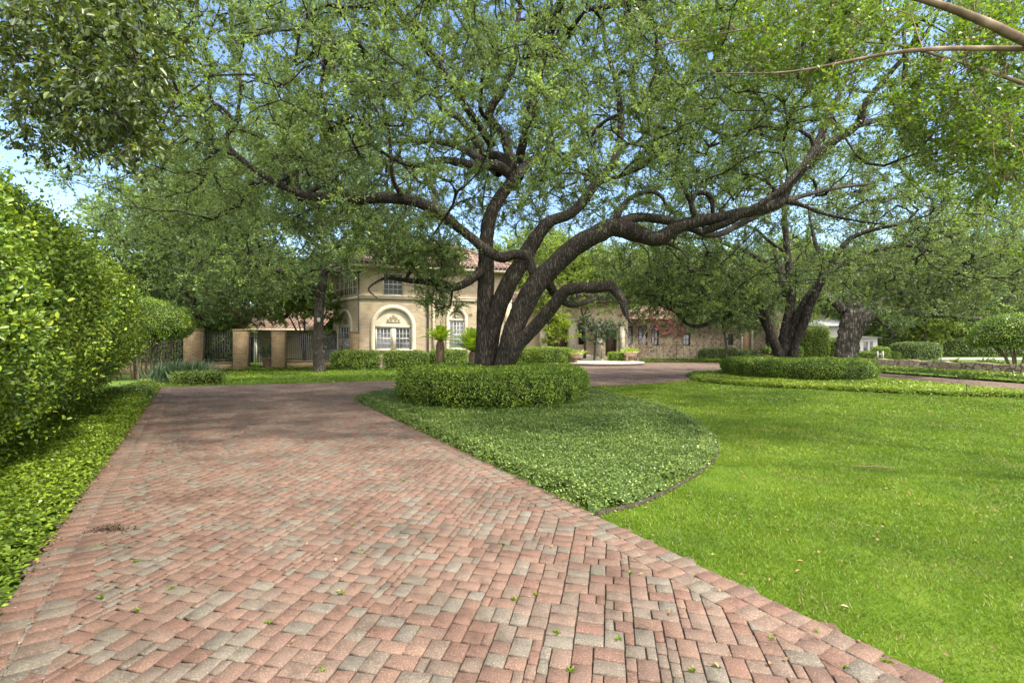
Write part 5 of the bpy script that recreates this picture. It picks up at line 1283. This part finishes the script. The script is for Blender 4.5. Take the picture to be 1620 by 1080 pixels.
# lamp strapped to the oak trunk
e = empty('tree_lamp', (-11.24, 28.16, 3.1), 'small pale lamp fixed to the trunk of the oak by the fence', 'lamp')
mb = MB(); mb.revolve([(.03, -.2), (.07, -.17), (.095, -.02), (.09, .05)], (-11.24, 28.12, 3.1), k=14); mb.build('lamp_shade', m_cream, e, smooth=True)
mb = MB(); mb.revolve([(.10, .05), (.10, .07), (.05, .13), (.01, .15)], (-11.24, 28.12, 3.1), k=14); mb.build('cap', m_dark, e, smooth=True)
mb = MB(); mb.box((-11.24, 28.22, 3.2), (.04, .14, .04)); mb.build('bracket', m_dark, e)
# condenser unit behind the fence
e = empty('air_conditioner', (-12.7, 34.6, 0), 'dark outdoor air conditioning unit behind the iron fence by the house', 'air conditioner')
mb = MB(); mb.bevel_box((-12.7, 34.6, .62), (1.0, 1.0, 1.24), .04); mb.build('casing', m_dark, e)
mb = MB()
for k in range(9): mb.box((-12.7, 34.09, .25 + k * .1), (.9, .03, .035))
mb.build('grille', mat_noise('grey_metal', [(.3, (.10, .10, .10)), (.7, (.16, .16, .16))], rough=.5), e)

# ------------------------------------------------------------------ foundation hedges and shrubs
def box_hedge(c, sx, sy, H, ang, label, seed, dens=700, L=.075, mat=None, z0=.03, group=None, tint=0, name='box_hedge', cat='hedge', rnd=.55):
    k = 30; core = MB(); rows = [(.86, 0), (.97, .25), (1, .6), (.97, .88), (.82, .99), (.4, 1.02), (.03, 1.02)]
    P = []
    for s_, z in rows:
        for t in np.arange(k) * 2 * math.pi / k:
            cx, cy = math.cos(t), math.sin(t); q = (abs(cx) ** (2 / rnd) + abs(cy) ** (2 / rnd)) ** (-rnd / 2) if rnd != 1 else 1
            x, y = cx * q * sx / 2 * s_, cy * q * sy / 2 * s_
            P.append((c[0] + x * math.cos(ang) - y * math.sin(ang), c[1] + x * math.sin(ang) + y * math.cos(ang), z0 + z * H))
    P = np.array(P); ce = np.array([c[0], c[1], z0 + H / 2]); P += unit(P - ce) * (.09 * fbm(P, 1.6, seed))[:, None]
    m = len(rows); i = np.arange(m - 1)[:, None] * k; j = np.arange(k)[None]; j2 = (j + 1) % k
    core.add(P, np.stack([i + j, i + j2, i + k + j2, i + k + j], -1).reshape(-1, 4))
    return make_hedge(name, core, label, cat, (*c, 0), mat or m_box, dens, L, L * .55, depth=(-.12, .08), clump=1.8, tintoff=tint, seed=seed, core_shrink=.08, group=group)
GH = 'clipped hedges along the house front'
box_hedge((-9.95, 30.9), 3.0, 1.3, 1.12, ANG, 'clipped box hedge at the house corner, nearest the oak by the fence', 41, group=GH)
box_hedge((-6.95, 31.5), 2.9, 1.4, 1.12, ANG, 'clipped box hedge under the big arched window', 42, group=GH)
box_hedge((-4.3, 32.6), 2.7, 1.4, 1.15, ANG, 'clipped box hedge behind the nearer sago palm', 43, group=GH)
box_hedge((-1.3, 33.3), 2.6, 1.4, 1.1, ANG, 'clipped box hedge behind the fuller sago palm and oak stems', 44, group=GH)
box_hedge((1.35, 39.6), 2.0, 1.5, 1.25, .2, 'rounded clipped hedge just right of the oak stems', 45, tint=.04, group='clipped hedges by the entrance')
box_hedge((3.1, 37.6), 3.1, 2.0, 1.28, .1, 'bright clipped mound hedge left of the nearer urn', 46, tint=.16, group='clipped hedges by the entrance')
box_hedge((9.0, 41.5), 1.5, 1.3, .85, 0, 'lime green low bush left of the farther urn', 47, tint=.2, name='low_bush', cat='bush', rnd=1)
m_pine = mat_leaf('juniper_needles', [(0, (.015, .035, .014)), (.5, (.035, .075, .025)), (1, (.08, .14, .035))], trans=.2)
m_maple = mat_leaf('pale_layered_leaves', [(0, (.08, .12, .010)), (.5, (.16, .24, .016)), (1, (.30, .38, .03))], trans=.4)
m_pink = mat_leaf('pink_blossom', [(0, (.05, .07, .02)), (.35, (.10, .12, .035)), (.55, (.26, .07, .10)), (.8, (.36, .11, .15)), (1, (.42, .20, .22))], trans=.35)
def small_tree(name, loc, label, cat, stems, clusters, mat, bark=None, L=.09, W=.05, twigs=6, per=10, tint=.5, tl=(.15, .45), r0=.008, group=None):
    T = Tree(9000)
    for s_ in stems: T.limb(s_, k=8, n=4)
    T.grow(np.array(clusters), seg=.4, wob=.3)
    mbw, mbl = MB(), MB(); T.wood(mbw, r0=r0); T.crown(mbw, mbl, twigs=twigs, tl=tl, per=per, L=L, W=W, tint=tint)
    return finish_tree(name, loc, label, cat, T, mbw, mbl, bark or m_bark, mat, group)
def pads(spec):
    out = []
    for (x, y, Y, sx, sy, n) in spec: out += [at(x + RNG.normal(0, sx), y + RNG.normal(0, sy), Y + RNG.normal(0, .4)) for _ in range(n)]
    return out
b = at(940, 562, 42.2)
small_tree('juniper', (*b[:2], 0), 'dark green dense juniper in front of the entrance wall', 'shrub', [[(*b[:2], 0, .10), (*at(942, 540, 42.2), .08), (*at(945, 520, 42.2), .05)]], pads([(945, 518, 42.2, 16, 8, 70), (925, 510, 42.4, 9, 7, 24), (965, 522, 42, 10, 7, 28), (945, 535, 42.2, 18, 5, 26)]), m_pine, L=.12, W=.035, per=14, tint=.45)
b = at(884, 562, 40.5)
small_tree('layered_shrub', (*b[:2], 0), 'pale lime layered small tree right of the leaning oak stems', 'shrub', [[(*b[:2], 0, .07), (*at(882, 540, 40.5), .05), (*at(878, 515, 40.5), .03)]], pads([(884, 530, 40.3, 10, 2.5, 24), (872, 520, 40.5, 10, 3, 22), (890, 512, 40.5, 8, 3, 22), (868, 540, 40.2, 6, 2, 10), (878, 500, 40.6, 9, 3, 18)]), m_maple, L=.13, W=.07)
b = at(925, 562, 43.2)
small_tree('shade_tree', (*b[:2], 0), 'light green tree before the entrance roof, seen right of the leaning oak stems', 'tree', [[(b[0], b[1], .2, .13), (*at(925, 530, 43.2), .11), (*at(920, 490, 43), .08), (*at(905, 450, 42.8), .05)], [(*at(922, 500, 43.1), .07), (*at(945, 470, 43), .05), (*at(970, 440, 43), .03)]], pads([(880, 425, 42.5, 22, 20, 110), (920, 450, 42.8, 26, 22, 130), (970, 445, 43, 28, 22, 120), (860, 470, 42.5, 16, 14, 60), (940, 410, 43, 26, 16, 80), (1010, 450, 43.3, 22, 18, 70), (880, 395, 42.5, 14, 10, 30)]), m_bgB, L=.15, W=.08, twigs=6, per=12, tl=(.3, .8), tint=.58)
b = at(1005, 565, 43.9)
small_tree('pink_myrtle', (*b[:2], 0), 'multi-stemmed myrtle with pink-red flowers in front of the stone wing windows', 'tree',
           [[(b[0], b[1], 0, .07), (*at(1000, 545, 43.9), .05), (*at(990, 520, 44), .03)], [(b[0] + .1, b[1], 0, .08), (*at(1015, 540, 43.8), .06), (*at(1030, 510, 43.6), .035)], [(b[0] + .2, b[1], 0, .08), (*at(1030, 545, 43.9), .05), (*at(1062, 512, 44), .03)], [(b[0] + .1, b[1], 0, .06), (*at(1022, 540, 44), .05), (*at(1044, 490, 44.2), .03)]],
           pads([(1040, 505, 44, 16, 9, 34), (1070, 510, 44, 13, 8, 34), (1010, 500, 44, 14, 8, 20), (1060, 525, 43.6, 14, 5, 18), (1040, 480, 44, 20, 9, 26), (1085, 500, 44, 8, 8, 14)]), m_pink, bark=m_crapebark, L=.11, W=.08, tint=.45)
b = at(1150, 565, 43.5)
small_tree('shade_tree', (*b[:2], 0), 'grey-green drooping small tree in front of the stone wing, left of its wooden door', 'tree', [[(b[0], b[1], 0, .12), (*at(1148, 540, 43.5), .10), (*at(1140, 505, 43.4), .07), (*at(1120, 480, 43.2), .04)], [(*at(1146, 525, 43.5), .07), (*at(1170, 500, 43.3), .05), (*at(1195, 485, 43.2), .03)]], pads([(1120, 495, 43, 22, 9, 90), (1165, 500, 43, 24, 9, 100), (1200, 505, 43, 10, 9, 40), (1140, 475, 43.2, 40, 9, 90), (1095, 505, 43.4, 12, 8, 30), (1180, 520, 43.2, 10, 6, 18)]), m_bgA, L=.14, W=.06, twigs=6, per=12, tl=(.25, .7), tint=.4)
b = at(368, 575, 37)
small_tree('pink_myrtle', (*b[:2], 0), 'pink-flowering myrtle behind the iron fence, beside the courtyard roof', 'tree', [[(b[0], b[1], 0, .08), (*at(366, 545, 37), .06), (*at(370, 515, 37), .03)]], pads([(372, 502, 37, 10, 7, 46), (382, 512, 37, 5, 6, 14), (355, 510, 37, 8, 8, 16)]), m_pink, bark=m_crapebark, L=.12, W=.09, tint=.62)
b = at(345, 580, 32.5)
small_tree('fence_shrub', (*b[:2], 0), 'dense dark shrub behind the fence panel left of the gate', 'shrub', [[(b[0], b[1], 0, .06), (*at(345, 555, 32.5), .05), (*at(345, 520, 32.5), .03)], [(b[0] - .3, b[1], 0, .05), (*at(332, 555, 32.5), .04), (*at(325, 530, 32.6), .02)]], pads([(345, 540, 32.5, 13, 16, 130), (350, 510, 32.6, 12, 10, 60), (320, 545, 33, 12, 14, 60)]), m_bgB, L=.12, W=.06, tint=.33)
b = at(482, 580, 33.5)
small_tree('magnolia', (*b[:2], 0), 'dark multi-stemmed small tree behind the fence, left of the oak trunk', 'tree', [[(b[0], b[1], 0, .10), (*at(478, 545, 33.5), .08), (*at(460, 505, 33.5), .05), (*at(445, 480, 33.5), .03)], [(b[0], b[1], 0, .09), (*at(482, 530, 33.6), .07), (*at(482, 480, 33.6), .04)], [(b[0] + .1, b[1], 0, .08), (*at(480, 545, 33.5), .06), (*at(470, 500, 33.4), .04)]], pads([(465, 480, 33.5, 18, 14, 80), (440, 490, 33.3, 14, 10, 40), (490, 490, 33.5, 12, 14, 44), (480, 455, 33.5, 22, 12, 60), (528, 490, 34.5, 8, 14, 24)]), m_bgB, L=.16, W=.085, tint=.28)
# strappy clump and low bush at the end of the left hedge
e = empty('strappy_plant', (-14.0, 20.6, 0), 'blue-green clump of long strappy leaves at the end of the tall hedge', 'plant')
mb = MB(); n = 900
bx = np.stack([RNG.normal(-14.0, .55, n), RNG.normal(20.6, .4, n), np.full(n, .02)], 1); D = unit(rnd_dirs(n) * np.array([1, 1, .2]) * .55 + np.array([0, 0, .8]))
leaves(mb, bx, D, unit(rnd_dirs(n)), RNG.uniform(.5, 1.15, n), np.full(n, .05), np.clip(RNG.normal(.4, .2, n), 0, 1), fold=.1)
mb.build('blades', mat_leaf('strappy_leaves', [(0, (.02, .042, .018)), (.5, (.045, .082, .034)), (1, (.10, .145, .06))], trans=.2), e)
box_hedge((-12.75, 19.6), 1.9, 1.1, .42, .3, 'low spreading green bush at the far corner of the drive', 57, dens=900, L=.06, mat=m_jas2, name='low_bush', cat='bush', rnd=1, tint=-.05)

BS = 'dark shrubs behind the iron fence'
for (x, y, sx, sy, H, lab) in ((-22.5, 30.5, 5, 2.4, 3.4, 'dark shrub behind the fence left of the pillars, closest to the leftmost pillar'), (-28, 30, 6, 3, 3.8, 'dark shrub behind the tall hedge at the far left'), (-24.5, 36.5, 7, 3, 3.0, 'dark shrub in the courtyard left of the tiled roof'), (-13.2, 37.5, 2.4, 3, 2.6, 'dark shrub in the courtyard between the oak trunk and the house')):
    box_hedge((x, y), sx, sy, H, .2, lab, int(80 + H * 10), dens=260, L=.13, mat=m_bgB, tint=-.02, name='courtyard_shrub', cat='shrub', rnd=1, group=BS)
# sago palms
m_sago = mat_leaf('sago_fronds', [(0, (.06, .11, .010)), (.5, (.15, .24, .016)), (1, (.30, .38, .03))], trans=.35, rough=.35)
m_sagotrunk = mat_noise('sago_trunk', [(.3, (.035, .024, .015)), (.7, (.12, .085, .055))], scale=16, rough=.95, bump=1, bscale=22, bdist=.05)
def sago(loc, h, Rr, label, nf, seed):
    e = empty('sago_palm', (*loc, 0), label, 'palm', 'sago palms by the house')
    mb = MB(); mb.revolve([(.23, 0), (.22, .2), (.23, h * .5), (.25, h * .85), (.18, h), (.02, h + .05)], (*loc, 0), k=16, noise=.05, seed=seed, ns=9); mb.build('trunk', m_sagotrunk, e)
    mb = MB(); rg = np.random.default_rng(seed)
    for i in range(nf):
        a = i * 2.39996; el = R(86 - 72 * (i / nf) ** 1.2 + rg.normal(0, 4)); L = Rr * rg.uniform(.85, 1.1)
        t = np.linspace(0, 1, 26)[:, None]; d = np.array([math.cos(a) * math.cos(el), math.sin(a) * math.cos(el), math.sin(el)])
        p = np.array([*loc, h]) + d * L * t + np.array([0, 0, -.26 * L]) * t ** 2.4
        mb.tube(p[::5], np.linspace(.016, .006, len(p[::5])), k=4, cap=False)
        Tg = unit(np.gradient(p, axis=0)); S = unit(np.cross(Tg, np.array([0, 0, 1.0]))); U = np.cross(S, Tg)
        tt = np.clip(.45 + .25 * rg.normal() * .5 + .3 * (1 - i / nf), .02, 1)
        for s_ in (-1, 1):
            q = p[2:]; w_ = .24 * Rr * np.sin(np.linspace(.25, 1, len(q)) * math.pi * .93) ** .6 + .03
            leaves(mb, q, S[2:] * s_ + Tg[2:] * .55 + U[2:] * .25, U[2:], w_, np.full(len(q), .04), np.full(len(q), tt), fold=.1)
    mb.build('crown', m_sago, e)
sago((-4.0, 27.0), 1.78, 1.22, 'slim-trunked sago palm standing clear in front of the house wall', 30, 3)
sago((-2.15, 26.6), 1.2, 1.65, 'fuller sago palm partly behind the big oak stems', 38, 5)

# ------------------------------------------------------------------ entrance platform, steps, urns, pots
m_terr = mat_noise('stone_urn', [(.3, (.34, .25, .17)), (.7, (.52, .42, .31))], scale=6, rough=.85, bump=.2, bscale=30)
mb = MB(); th = np.linspace(0, 2 * math.pi, 49)[:-1]
mb.revolve([(3.55, -.02), (3.6, .10), (3.72, .12), (3.72, .2), (3.66, .215), (.01, .22)], (7.0, 39.6, 0), k=56)
tag(mb.build('stone_platform', m_stonecap), 'round pale stone platform in front of the entrance', 'platform')
mb = MB()
for k in range(3): mb.box((6.2, 43.6 - .0 + k * .17, .22 + .075 + k * .15 + .001 * k), (3.4 - .2 * k, 1.3 - .34 * k, .15))
tag(mb.build('entrance_steps', m_stonecap), 'three pale stone steps up to the entrance', 'steps')
m_urnplant = mat_leaf('urn_plant_leaves', [(0, (.08, .13, .015)), (.5, (.20, .28, .03)), (1, (.38, .44, .08))], trans=.4)
def urn(c, z, s, label, seed):
    e = empty('stone_urn', (*c, z), label, 'urn', 'stone urns on the entrance platform'); P = (*c, z)
    mb = MB(); mb.revolve([(.30 * s, 0), (.30 * s, .06 * s), (.22 * s, .09 * s), (.13 * s, .18 * s), (.12 * s, .28 * s), (.17 * s, .36 * s)], P, k=24); mb.build('pedestal', mat_urnbase, e, smooth=False)
    mb = MB(); mb.revolve([(.17 * s, .36 * s), (.38 * s, .44 * s), (.53 * s, .56 * s), (.58 * s, .68 * s), (.64 * s, .70 * s), (.64 * s, .76 * s), (.56 * s, .76 * s), (.50 * s, .68 * s), (.02, .68 * s)], P, k=28); mb.build('bowl', m_terr, e, smooth=False)
    mb = MB(); n = 300; b = np.array([*c, z + .7 * s]) + RNG.normal(0, 1, (n, 3)) * np.array([.28, .28, .04]) * s
    D = unit(rnd_dirs(n) * np.array([1, 1, .3]) * .9 + np.array([0, 0, .45])); leaves(mb, b, D, unit(rnd_dirs(n) + np.array([0, 0, .6])), RNG.uniform(.2, .6, n) * s, .08 * s, np.clip(RNG.normal(.55, .22, n), 0, 1), fold=.1)
    mb.build('foliage', m_urnplant, e)
mat_urnbase = mat_noise('rusty_urn_base', [(.3, (.14, .075, .045)), (.7, (.24, .15, .10))], scale=7, rough=.9)
urn((4.85, 37.3), .215, .95, 'stone bowl urn nearer the big oak, at the edge of the entrance platform', 1)
urn((10.0, 40.9), .2, 1.05, 'stone bowl urn at the far right edge of the entrance platform', 2)
def pot(c, z, r, h, label, plant=None):
    e = empty('plant_pot', (*c, z), label, 'pot'); mb = MB(); mb.revolve([(r * .7, 0), (r * .9, h * .5), (r, h * .9), (r * 1.1, h * .92), (r * 1.1, h), (r * .9, h), (r * .85, h * .9), (.01, h * .9)], (*c, z), k=20); mb.build('vessel', m_stonecap if plant is None else mat_urnbase, e)
    if plant is not None:
        mb = MB(); n = 260; b = np.array([*c, z + h]) + rnd_dirs(n) * RNG.random((n, 1)) * np.array([.35, .35, .3]) * plant + np.array([0, 0, .3 * plant])
        leaves(mb, b, rnd_dirs(n) + np.array([0, 0, .3]), rnd_dirs(n) + np.array([0, 0, .6]), RNG.uniform(.12, .3, n) * plant, .1 * plant, np.clip(RNG.normal(.4, .2, n), 0, 1)); mb.build('foliage', m_bgB, e)
q = at(874, 552, 42.8); pot((q[0], q[1]), .35, .38, .75, 'pale stone pot beside the dark entrance recess')
q = at(917, 552, 43.0); pot((q[0], q[1]), .37, .40, .75, 'pale stone pot between the entrance columns')
q = at(1211, 560, 45.0); pot((q[0], q[1]), 0, .38, .6, 'dark pot with leafy plant by the wing door', 1.4)
q = at(423, 570, 35); pot((q[0], q[1]), 0, .35, .6, 'dark pot with leafy plant just behind the iron gate', 1.5)
# handrails
for k, (x, y) in enumerate(((4.7, 42.6), (7.9, 42.6))):
    mb = MB(); mb.tube([(x, y, .22), (x, y, 1.15), (x, y + 1.1, 1.6), (x, y + 1.1, .7)], .022, k=6); mb.tube([(x, y, .75), (x, y + 1.1, 1.2)], .012, k=5)
    recentre(tag(mb.build('handrail', m_dark), ('dark iron handrail on the left side of the entrance steps', 'dark iron handrail on the right side of the entrance steps')[k], 'handrail'), (x, y, .2))
fence('iron_railing', np.array([13.2, 45.2]), np.array([18.2, 45.2]), .05, 1.7, 'dark iron railing in front of the stone wing', 'railing', step=.6, bottom=.2)
for k, (px, Y, w_, h_) in enumerate(((1120, 45.2, 1.8, 1.1), (1150, 45.4, 2.2, 1.2), (1180, 45.3, 2.0, 1.0))):
    q = at(px, 565, Y); box_hedge((q[0], q[1]), w_, 1.2, h_, 0, ('dark shrub under the stone wing wall, nearest the pink myrtle', 'dark shrub under the small wing window', 'dark shrub just left of the wooden wing door')[k], 70 + k, dens=400, L=.11, mat=m_bgA, name='foundation_shrub', cat='shrub', rnd=1, tint=-.15)

# ------------------------------------------------------------------ low stone wall and what stands beyond it
SWL = [(24.2, 37.5), (24.9, 33), (24.9, 28), (24.9, 23.5), (25.4, 16), (26.5, 9)]
L = resample(SWL, .6); mb = MB(); T_ = unit(np.gradient(L, axis=0)); Nn = np.stack([-T_[:, 1], T_[:, 0]], 1)
V = []
for i, (p, n_) in enumerate(zip(L, Nn)):
    h = .62 + .03 * math.sin(i * 1.7) + RNG.normal(0, .015)
    for o, z in ((-.22, -.02), (-.2, h), (.2, h + .01), (.22, -.02)): V.append((*(p + n_ * (o + RNG.normal(0, .015))), z))
m = len(L); mb.add(V, [[i * 4 + j, i * 4 + j + 1, i * 4 + j + 5, i * 4 + j + 4] for i in range(m - 1) for j in range(3)]); mb.add([V[0], V[1], V[2], V[3]], [[0, 1, 2, 3]])
recentre(tag(mb.build('stone_wall', m_drystone), 'low dry-stacked stone wall running along the far side of the drive', 'wall'), (24.9, 28, 0))
for k in range(11):
    t = (k + .5 + RNG.uniform(-.3, .3)) / 11; y = 36 - t * 14; x = 25.3 + RNG.uniform(0, .35); s_ = RNG.uniform(.7, 1.25)
    mb = MB(); n = 70; b = np.array([x, y, .45]) + RNG.normal(0, .06, (n, 3)); D = unit(rnd_dirs(n) * np.array([1, 1, .3]) * .9 + np.array([0, 0, .5]))
    leaves(mb, b, D, rnd_dirs(n) + np.array([0, 0, .5]), RNG.uniform(.22, .5, n) * s_, .12 * s_, np.clip(RNG.normal(.25, .15, n), 0, 1), fold=.1)
    o = tag(mb.build('wall_plant', m_bgB), 'small dark leafy plant growing behind the top of the low stone wall', 'plant', 'plants along the top of the stone wall'); recentre(o, (x, y, .4))
# dome-clipped small tree at the right edge
e = empty('dome_topiary', (28.5, 27.3, 0), 'small tree clipped to a wide dome at the right edge behind the stone wall', 'topiary')
core = MB(); k = 40; rows = [(.55, 1.55), (.9, 1.5), (1.0, 1.75), (.98, 2.2), (.86, 2.7), (.62, 3.08), (.3, 3.26), (.03, 3.3)]
core.revolve([(2.05 * a, z) for a, z in rows], (28.5, 27.3, 0), k=k, noise=.08, seed=4, ns=1.3)
foliage_on(core, 520, .085, .045, depth=(-.2, .06), clump=1.6, tintoff=.02).build('foliage', m_priv, e)
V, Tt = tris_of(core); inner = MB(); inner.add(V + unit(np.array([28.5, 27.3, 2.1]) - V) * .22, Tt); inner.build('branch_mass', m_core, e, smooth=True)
mb = MB()
for k in range(7):
    a = k * .9; mb.tube([(28.5 + .2 * math.cos(a), 27.3 + .2 * math.sin(a), 0), (28.5 + .5 * math.cos(a), 27.3 + .5 * math.sin(a), .9), (28.5 + 1.2 * math.cos(a), 27.3 + 1.2 * math.sin(a), 1.8)], [.07, .055, .03], k=6)
mb.build('stems', m_stem, e)
q = at(1370, 570, 45); box_hedge((q[0], q[1]), 1.7, 1.2, .85, 0, 'bright square-clipped bush right of the massive old trunk', 61, dens=420, L=.1, tint=.12)
q = at(1393, 570, 46); box_hedge((q[0], q[1]), 1.6, 1.4, 1.25, 0, 'lime rounded bush right of the square-clipped bush', 62, dens=400, L=.1, tint=.2, name='low_bush', cat='bush', rnd=1)
q = at(1410, 570, 47); box_hedge((q[0], q[1]), 1.5, 1.3, .8, 0, 'smaller grey-green rounded bush beside the white garden post', 63, dens=400, L=.1, tint=0, mat=m_bgB, name='low_bush', cat='bush', rnd=1)
q = at(1285, 570, 49); box_hedge((q[0], q[1]), 3.0, 1.8, 3.1, 0, 'tall green clipped shrub between the two dark oak trunks', 64, dens=320, L=.12, mat=m_bgB, tint=.05, name='clipped_shrub', cat='shrub')
q = at(1262, 570, 47); box_hedge((q[0], q[1]), .9, .9, 1.3, 0, 'small lime upright bush right behind the second oak stems', 65, dens=420, L=.1, tint=.2, name='low_bush', cat='bush', rnd=1)
q = at(1450, 570, 50); box_hedge((q[0], q[1]), 5.0, 2.0, 1.7, 0, 'wide dark shrub mass beyond the stone wall', 66, dens=260, L=.14, mat=m_bgA, tint=-.18, name='foundation_shrub', cat='shrub', rnd=1)
q = at(1388, 572, 44.5); mb = MB(); mb.box((q[0], q[1], .5), (.12, .12, 1.0)); mb.box((q[0] + .5, q[1], .5), (.12, .12, 1.0)); mb.box((q[0] + .25, q[1], .75), (.38, .05, .1)); mb.box((q[0] + .25, q[1], .35), (.38, .05, .1))
recentre(tag(mb.build('garden_gate', m_pale), 'small white wooden garden gate frame among the bright bushes', 'gate'), (q[0], q[1], 0))
q = at(1322, 570, 52); box_hedge((q[0], q[1]), 3.2, 1.8, 2.2, 0, 'leafy shrub in front of the white building, just left of the old oak trunk', 68, dens=300, L=.13, mat=m_bgB, tint=.1, name='clipped_shrub', cat='shrub', rnd=1)
# street beyond
sheet('street', [(40, 52), (120, 47), (120, 56), (40, 60)], -.01, mat_noise('pale_street', [(.3, (.17, .165, .155)), (.7, (.23, .225, .21))], scale=1, rough=.9))
core_h = box_hedge((78, 66), 76, 2.5, 2.2, -.05, 'long dark hedge on the far side of the street', 67, dens=60, L=.28, mat=m_bgA, tint=-.1, name='street_hedge', rnd=.3)
# garden stake in the far bed, edging of the near bed
q = g(1530, 626); mb = MB(); mb.tube([(q[0], q[1], 0), (q[0], q[1], .34)], .018, k=8); mb.tube([(q[0], q[1], .335), (q[0], q[1], .36)], [.028, .024], k=8)
recentre(tag(mb.build('garden_stake', m_dark), 'short dark stake standing in the ground cover beyond the lawn', 'stake'), (*q, 0))
L = smooth_line(BED1[1:10], 2); mb = MB(); m = len(L); T_ = unit(np.gradient(L, axis=0)); Nn = np.stack([T_[:, 1], -T_[:, 0]], 1)
V = []
for p, n_ in zip(L, Nn):
    for o, z in ((.0, -.02), (.0, .04), (.012, .04), (.012, -.02)): V.append((*(p + n_ * o), z))
mb.add(V, [[i * 4 + j, i * 4 + j + 1, i * 4 + j + 5, i * 4 + j + 4] for i in range(m - 1) for j in range(3)]); mb.add(V[:4], [[0, 1, 2, 3]])
recentre(tag(mb.build('bed_edging', mat_noise('rusted_edging', [(.3, (.018, .014, .010)), (.7, (.045, .033, .022))], scale=6, rough=.9)), 'thin dark metal edging between the ground cover bed and the lawn', 'edging'), (2.5, 6.2, 0))

# ------------------------------------------------------------------ litter
m_dry = mat_leaf('dry_leaves', [(0, (.10, .055, .025)), (.4, (.24, .14, .06)), (.7, (.20, .13, .07)), (1, (.27, .21, .13))], trans=.1, rough=.7)
def litter(poly, n, zoff, ymax, L=.05, near=True):
    poly = np.array(poly); P = []
    while len(P) < n:
        k = 4000; y = 1.9 + (ymax - 1.9) * RNG.random(k) ** 1.7; x = RNG.uniform(-1.2, 1.2, k) * (y + 1); Q = np.stack([x, y], 1)
        Q = Q[pip(Q, poly)]; P += list(Q)
    P = np.array(P[:n]); P3 = np.concatenate([P, np.full((n, 1), zoff)], 1); P3[:, 2] += RNG.uniform(0, .012, n)
    mb = MB(); leaves(mb, P3, rnd_dirs(n) * np.array([1, 1, .12]), rnd_dirs(n) * .3 + np.array([0, 0, 1]), L * RNG.uniform(.5, 1.2, n), L * .5 * RNG.uniform(.6, 1.2, n), np.clip(RNG.beta(2, 2, n), 0, 1), fold=.2, two=True); return mb
mb = litter(LAWN, 330, .012, 14, .042)
tag(mb.build('fallen_leaves', m_dry), 'dry leaves scattered in the lawn grass', kind='stuff')
mb = litter(DRIVE, 60, .008, 13, .04)
# crumbs and leaf bits collect along the left border
n = 900; t = RNG.uniform(-1.5, 12, n); o = -np.abs(RNG.normal(0, .07, n)) + .04; P3 = np.array([(*edge(a, b_), .006) for a, b_ in zip(t, o)])
leaves(mb, P3, rnd_dirs(n) * np.array([1, 1, .2]), rnd_dirs(n) * .5 + np.array([0, 0, 1]), RNG.uniform(.01, .035, n), RNG.uniform(.008, .018, n), RNG.random(n) * .4, two=True)
tag(mb.build('fallen_leaves', m_dry), 'dry leaves and crumbs lying on the brick drive', kind='stuff')
# tiny weeds in the joints
mb = MB(); pos = []
for px, py in ((540, 938), (213, 888), (152, 865), (560, 830), (795, 860), (880, 1000), (1092, 1060), (975, 1010), (1270, 958), (1290, 1000), (1000, 905), (640, 760), (320, 812), (575, 870), (165, 945), (215, 965), (270, 930), (1135, 1055), (810, 948), (430, 985), (520, 1060), (905, 1060), (845, 940), (1330, 1055), (1400, 1045), (1225, 1010)):
    pos.append(g(px + RNG.normal(0, 4), py))
for q in pos:
    n = 26; b = np.array([*q, -.005]) + RNG.normal(0, .006, (n, 3)) * np.array([1, 1, 0]); D = unit(rnd_dirs(n) * np.array([1, 1, .3]) + np.array([0, 0, .55]))
    leaves(mb, b, D, rnd_dirs(n) * .4 + np.array([0, 0, 1]), RNG.uniform(.012, .034, n), RNG.uniform(.006, .012, n), np.clip(RNG.normal(.6, .2, n), 0, 1))
tag(mb.build('weeds', m_grass), 'tiny weeds sprouting from the paver joints', kind='stuff')
q = g(172, 838); n = 260; mb = MB(); P = np.array([*q, 0]) + RNG.normal(0, 1, (n, 3)) * np.array([.075, .04, 0]); P[:, 2] = .004 + .022 * np.exp(-((P[:, 0] - q[0]) / .1) ** 2) * RNG.random(n)
leaves(mb, P, rnd_dirs(n), rnd_dirs(n), RNG.uniform(.012, .03, n), RNG.uniform(.01, .02, n), RNG.random(n) * .2, fold=.4)
tag(mb.build('dirt', mat_noise('loose_dirt', [(.3, (.03, .02, .013)), (.7, (.08, .055, .035))], scale=30, rough=1)), 'small heap of dark crumbly dirt on the left border of the drive', kind='stuff')
q = g(1385, 745); mb = MB(); mb.tube([(q[0] - .25, q[1] + .05, .05), (q[0], q[1], .06), (q[0] + .22, q[1] - .03, .05)], [.004, .008, .005], k=5); mb.tube([(q[0], q[1], .06), (q[0] + .1, q[1] + .08, .07)], [.005, .003], k=4)
recentre(tag(mb.build('fallen_twig', m_stem), 'thin fallen twig lying in the middle of the lawn', 'twig'), (*q, .05))
